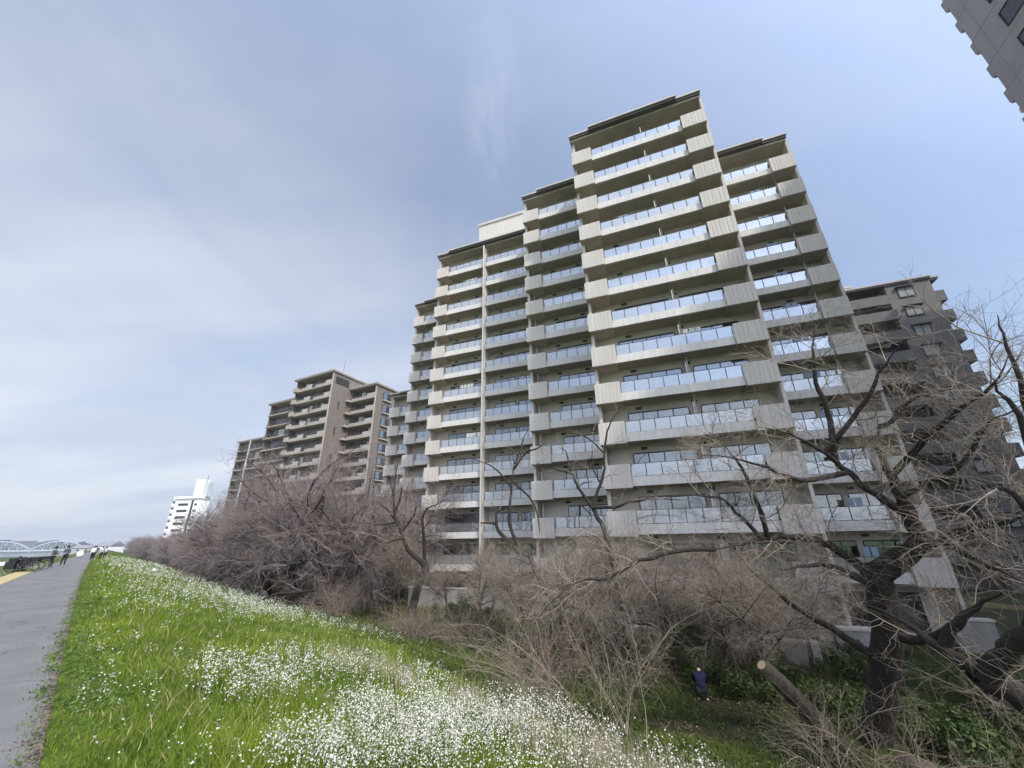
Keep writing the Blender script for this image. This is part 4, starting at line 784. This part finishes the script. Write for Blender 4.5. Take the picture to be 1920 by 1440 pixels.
def person(loc, rz, label, pose, top, bottom, hairm, h=1.68, group=None, hat=None, shoem=None):
    """pose: joints in metres for a 1.7 m figure, x to the figure's right, y ahead, z up"""
    k = h/1.7; t = empty('person', loc, rz, label, 'person', group); J = {a: Vector(b)*k for a, b in pose.items()}
    V, E_, Rr = [], [], []
    def add(p, r, par=None):
        V.append(tuple(p)); Rr.append(tuple(x*k for x in r) if hasattr(r, '__len__') else r*k); i = len(V)-1
        if par is not None: E_.append((par, i))
        return i
    pel = add(J['pel'], (.125, .095)); wst = add(J['pel'].lerp(J['chest'], .45), (.115, .085), pel); ch = add(J['chest'], (.13, .10), wst); nk = add(J['neck'], .052, ch); jaw = add(J['neck'].lerp(J['head'], .55), (.062, .068), nk); hd = add(J['head'], (.082, .098), jaw); cr_ = add(J['head']+(J['head']-J['neck'])*.55, .055, hd)
    hand_dir = {}
    for s in ('l', 'r'):
        sh = add(J['sh_'+s], .055, ch); el = add(J['el_'+s], .040, sh); wr = add(J['wr_'+s], .027, el); d = (J['wr_'+s]-J['el_'+s]).normalized(); sd = Vector((1 if s == 'r' else -1, 0, 0)); side = d.cross(sd).normalized() if d.cross(sd).length > .1 else Vector((0, 1, 0))
        pm = add(J['wr_'+s]+d*.075*k, (.038, .020), wr)
        for q, (o_, ln) in enumerate(((-.030, .068), (-.010, .080), (.010, .074), (.030, .058))):
            f0 = add(Vector(V[pm])+d*.03*k+side*o_*k, .0095, pm); f1 = add(Vector(V[f0])+d*ln*.55*k, .0085, f0); add(Vector(V[f1])+d*ln*.45*k-sd*.018*k, .007, f1)
        th = add(Vector(V[wr])+d*.035*k+side*.042*k, .011, wr); add(Vector(V[th])+d*.045*k+side*.012*k, .009, th)
        hp = add(J['hip_'+s], .085, pel); kn = add(J['kn_'+s], .058, hp); an = add(J['an_'+s], .038, kn); add(J['toe_'+s], (.040, .026), an)
    body = skin('body', V, E_, Rr, SKIN, t)
    tn = [tuple(J['pel'].lerp(J['chest'], -.12)), tuple(J['pel'].lerp(J['chest'], .5)), tuple(J['chest']), tuple(J['chest'].lerp(J['neck'], .8))]; te = [(0, 1), (1, 2), (2, 3)]; tr_ = [(.158*k, .122*k), (.150*k, .115*k), (.165*k, .128*k), .075*k]
    for s in ('l', 'r'):
        b = len(tn); tn += [tuple(J['sh_'+s]), tuple(J['el_'+s]), tuple(J['el_'+s].lerp(J['wr_'+s], .92))]; te += [(2, b), (b, b+1), (b+1, b+2)]; tr_ += [.078*k, .056*k, .042*k]
    skin('jacket', tn, te, tr_, top, t)
    ln_, le, lr = [tuple(J['pel'])], [], [(.14*k, .115*k)]
    for s in ('l', 'r'):
        b = len(ln_); ln_ += [tuple(J['hip_'+s]), tuple(J['kn_'+s]), tuple(J['an_'+s])]; le += [(0, b), (b, b+1), (b+1, b+2)]; lr += [.102*k, .073*k, .056*k]
    skin('trousers', ln_, le, lr, bottom, t)
    for s in ('l', 'r'):
        a, b = J['an_'+s], J['toe_'+s]; skin('shoe', [tuple(a+Vector((0, -.01, -.02))*k), tuple(a.lerp(b, .5)), tuple(b)], [(0, 1), (1, 2)], [.05*k, .048*k, .042*k], shoem or POST, t, 1)
    c = J['head']; ax = (J['head']-J['neck']).normalized(); hr = MB().ball((0, 0, 0), (.096*k, .112*k, .105*k), 14, 9); hr.v = [v if v[2] > -.02*k or v[1] < -.01*k else (v[0]*.8, v[1]*.55, v[2]) for v in hr.v]
    ho = hr.build('hair', hairm, t, smooth=True); ho.location = c+ax*.035*k-Vector((0, .016*k, 0)); ho.rotation_euler = Vector((0, 0, 1)).rotation_difference(ax).to_euler()
    fc = MB().ball((c.x, c.y+.097*k, c.z-.012*k), (.014*k, .024*k, .022*k), 8, 5).build('nose', SKIN, body, smooth=True)
    for s in (-1, 1):
        MB().ball((c.x+s*.033*k, c.y+.088*k, c.z+.018*k), (.013*k, .008*k, .008*k), 8, 5).build('eye', POST, body, smooth=True); MB().ball((c.x+s*.088*k, c.y, c.z), (.014*k, .024*k, .034*k), 8, 5).build('ear', SKIN, body, smooth=True)
    MB().ball((c.x, c.y+.086*k, c.z-.055*k), (.026*k, .012*k, .008*k), 8, 5).build('mouth', mat('lip_tone', (.42, .19, .17), .6), body, smooth=True)
    if hat:
        hm_ = MB().ball((0, 0, .03*k), (.11*k, .125*k, .10*k), 14, 8); hm_.prism([(.17*k*math.cos(a)*.95, .19*k*math.sin(a)) for a in [6.2832*i/16 for i in range(16)]], .015*k, .028*k)
        h_ = hm_.build('hat', hat, t, smooth=True); h_.location = c+ax*.06*k
    return t
STAND = dict(pel=(0, 0, .93), chest=(0, .01, 1.28), neck=(0, .01, 1.46), head=(0, .03, 1.58), sh_l=(-.17, 0, 1.39), sh_r=(.17, 0, 1.39), el_l=(-.22, -.03, 1.10), el_r=(.22, -.03, 1.10), wr_l=(-.21, .06, .86), wr_r=(.21, .06, .86), hip_l=(-.09, 0, .88), hip_r=(.09, 0, .88), kn_l=(-.10, .02, .48), kn_r=(.10, .02, .48), an_l=(-.10, -.02, .08), an_r=(.11, -.02, .08), toe_l=(-.11, .15, .035), toe_r=(.13, .15, .035))
WALK = dict(STAND, kn_l=(-.09, .16, .50), an_l=(-.09, .22, .09), toe_l=(-.09, .38, .06), kn_r=(.09, -.04, .49), an_r=(.09, -.28, .12), toe_r=(.09, -.14, .035), el_l=(-.21, -.14, 1.12), wr_l=(-.20, -.16, .88), el_r=(.21, .08, 1.11), wr_r=(.20, .22, .92))
CHAT = dict(STAND, el_r=(.24, .06, 1.12), wr_r=(.12, .24, 1.10), el_l=(-.24, .04, 1.12), wr_l=(-.10, .22, 1.06), kn_r=(.12, .05, .48), an_r=(.16, .02, .08), toe_r=(.22, .17, .035))
CROUCH = dict(pel=(0, -.08, .40), chest=(0, .06, .72), neck=(0, .16, .88), head=(.02, .25, .95), sh_l=(-.17, .10, .80), sh_r=(.17, .10, .80), el_l=(-.23, .26, .58), el_r=(.23, .26, .58), wr_l=(-.14, .42, .42), wr_r=(.12, .44, .40), hip_l=(-.10, -.06, .36), hip_r=(.10, -.06, .36), kn_l=(-.17, .30, .46), kn_r=(.17, .30, .46), an_l=(-.13, .02, .09), an_r=(.13, .02, .09), toe_l=(-.15, .19, .035), toe_r=(.15, .19, .035))
BLACKC = mat('black_cloth', (.018, .018, .02), .85, .2, 5); NAVY = mat('navy_jacket_cloth', (.008, .011, .04), .8, .2, 6); SLATE = mat('slate_cloth', (.06, .075, .09), .85, .15, 5); WHITEC = mat('white_cloth', (.75, .75, .74), .85, .06, 4); HAIR = mat('black_hair', (.012, .011, .011), .6, .2, 20); GREYC = mat('grey_lilac_cloth', (.42, .40, .42), .85, .1, 4)
a = pix(1322, 1332, 18.6); person((a.x, a.y, zxy(a.x, a.y)), R(-20), 'person in a navy jacket crouching in the undergrowth, back turned', CROUCH, NAVY, BLACKC, HAIR, 1.75, shoem=WHITEC)
def lp(p, n): x, y = lev(p, n); return (float(x), float(y), float(ground_z(n))+.012)
person(lp(57.5, -1.5), R(45+150), 'person in a slate top and dark hat standing on the path beside the bicycles', CHAT, SLATE, BLACKC, HAIR, 1.66, hat=BLACKC)
person(lp(53.5, -2.1), R(45-60), 'person in black trousers and flat dark hat standing closest to the bicycles', CHAT, SLATE, BLACKC, HAIR, 1.6, hat=BLACKC)
person(lp(74, .15), R(45), 'person in a white top and black trousers walking away on the path', WALK, WHITEC, BLACKC, HAIR, 1.62)
person(lp(81, .2), R(45), 'person in dark clothes walking just ahead of the white top', WALK, SLATE, BLACKC, HAIR, 1.68)
person(lp(84, .9), R(45), 'person in a lilac-grey top at the path edge, left of two side by side', WALK, GREYC, BLACKC, HAIR, 1.66)
person(lp(88, 1.3), R(48), 'person in black at the path edge, nearest the bare trees', WALK, GREYC, BLACKC, HAIR, 1.7)
person(lp(48.6, -3.3), R(120), 'person in black crouching low on the grass beside the bicycles', CROUCH, BLACKC, BLACKC, HAIR, 1.66)
# ------------------------------------------------------------------ bicycles, bags, log, concrete pieces
def bicycle(loc, rz, label, fm):
    t = empty('bicycle', loc, rz, label, 'bicycle', 'bicycles parked beside the path'); 
    for x in (-.52, .52):
        wh = MB().ring((x, 0, .33), .31, .034, (0, 1, 0)).build('wheel', POST, t, smooth=True); sp_ = MB()
        for i in range(9): a_ = math.pi*i/9; sp_.tube([(x+.3*math.cos(a_), 0, .33+.3*math.sin(a_)), (x-.3*math.cos(a_), 0, .33-.3*math.sin(a_))], .003, 3)
        sp_.build('spokes', RAILM, wh)
    f = MB().tube([(-.52, 0, .33), (-.1, 0, .29), (.34, 0, .72)], .022, 6).tube([(-.1, 0, .29), (-.24, 0, .82)], .02, 6).tube([(-.52, 0, .33), (-.2, 0, .68), (.34, 0, .76)], .016, 6).tube([(.52, 0, .33), (.36, 0, .72), (.31, 0, .98)], .02, 6); f.build('frame', fm, t, smooth=True)
    MB().tube([(.18, -.28, .98), (.30, -.12, 1.0), (.31, 0, .98), (.30, .12, 1.0), (.18, .28, .98)], .014, 6).build('handlebar', RAILM, t, smooth=True)
    MB().ball((-.27, 0, .86), (.14, .085, .045), 10, 6).build('saddle', POST, t, smooth=True)
    bk = MB().box(.42, .74, -.19, .19, .70, .72)
    for (x0, x1, y0, y1) in ((.42, .44, -.19, .19), (.72, .74, -.19, .19), (.44, .72, -.19, -.17), (.44, .72, .17, .19)): bk.box(x0, x1, y0, y1, .721, .95)
    bk.build('basket', BLACKC, t)
    MB().box(-.74, -.30, -.2, .2, .68, .71).box(-.72, -.32, -.19, .19, .712, .93).box(-.78, -.3, .201, .36, .25, .72).box(-.78, -.3, -.36, -.201, .25, .72).build('rear_carrier', BLACKC, t)
    MB().tube([(-.1, .02, .29), (-.1, .09, .16)], .015, 5).tube([(-.1, -.02, .29), (-.1, -.09, .42)], .015, 5).build('pedal', RAILM, t); return t
bicycle(lp(45.5, -3.0), R(28), 'black bicycle with a loaded rear carrier, foremost of those by the path', BLACKC)
bicycle(lp(47.3, -2.9), R(50), 'dark bicycle parked behind the foremost one by the path', SLATE)
bicycle(lp(49.6, -2.7), R(38), 'dark bicycle parked right in front of the two standing people', POST)
def lump(loc, r, name, label, cat, m, seed):
    q = random.Random(seed); b = MB().ball((0, 0, r[2]*.85), r, 12, 8); b.v = [(x*q.uniform(.88, 1.1), y*q.uniform(.88, 1.1), max(0, z*q.uniform(.9, 1.08))) for x, y, z in b.v]; b.box(-.03, .03, -.03, .03, r[2]*1.6, r[2]*2.0)
    return tag(b.build(name, m, None, loc=loc, smooth=True), label, cat)
lump(lp(61, 5.4), (.28, .24, .2), 'bag', 'white bag lying at the edge of the flowering slope', 'bag', WHITEC, 4)
lump(lp(50.5, -3.6), (.4, .3, .24), 'bag', 'black bag on the grass beside the parked bicycles', 'bag', BLACKC, 5)
lump(lp(98, -1.6), (.5, .4, .5), 'bag', 'white bundle on the far path, left of the walkers', 'bag', WHITEC, 6)
l0, l1 = pix(1690, 1398, 15.6), pix(2030, 1500, 13.0); z0, z1 = zxy(l0.x, l0.y)+.22, zxy(l1.x, l1.y)+.26
pts = [Vector((l0.x, l0.y, z0)).lerp(Vector((l1.x, l1.y, z1)), i/7)+Vector((0, 0, .03*math.sin(i*2.1))) for i in range(8)]
tag(MB().tube(pts, [.2, .24, .26, .25, .28, .29, .3, .3], 14).build('log', mat('old_log_bark', (.13, .105, .085), .95, .35, 6, .6), smooth=True), 'fallen brown log lying in the lower right corner', 'log')
for e, q, w_, h, d, lab in [(6.9, 25.3, 1.4, 1.5, .5, 'tall concrete block below the right end of the widest balconies'), (-2.2, 25.6, 1.2, 1.0, .4, 'small pale concrete block behind the pale arching canes'), (3.6, 25.0, 3.6, .9, .45, 'long low concrete wall with a mossy top below the widest balconies'), (13.2, 29.6, 1.6, 1.5, .4, 'concrete block below the rightmost balconies')]:
    x, y = mw(e, q); z = zxy(x, y); c_ = MB().box(-w_/2, w_/2, -d/2, d/2, -.2, h).build('concrete_block', conc, None, loc=(x, y, z)); c_.rotation_euler = (0, 0, MA); tag(c_, lab, 'concrete block')
    cp_ = MB().box(-w_/2-.05, w_/2+.05, -d/2-.05, d/2+.05, h+.002, h+.1).build('coping', CAPM, c_)
x, y = mw(-15, 35.2); z = zxy(x, y)
fw = empty('garden_wall', (x, y, z), MA, 'low concrete wall with posts in front of the double balcony column', 'wall'); MB().box(-9, 5, -.12, .12, -.3, 1.55).build('wall', conc, fw); MB().box(-9.05, 5.05, -.17, .17, 1.552, 1.66).build('coping', CAPM, fw)
# ------------------------------------------------------------------ hazy air
hz = MB().box(-5200, 5200, -5200, 5200, -7, 75).build('haze', bpy.data.materials.new('hazy_air')); tag(hz, kind='stuff')
m = hz.data.materials[0]; m.use_nodes = True; m.node_tree.nodes.clear(); o_ = m.node_tree.nodes.new('ShaderNodeOutputMaterial'); pv = m.node_tree.nodes.new('ShaderNodeVolumePrincipled'); pv.inputs['Color'].default_value = (.86, .90, .96, 1); pv.inputs['Density'].default_value = .00032; pv.inputs['Anisotropy'].default_value = .2
m.node_tree.links.new(pv.outputs[0], o_.inputs['Volume'])
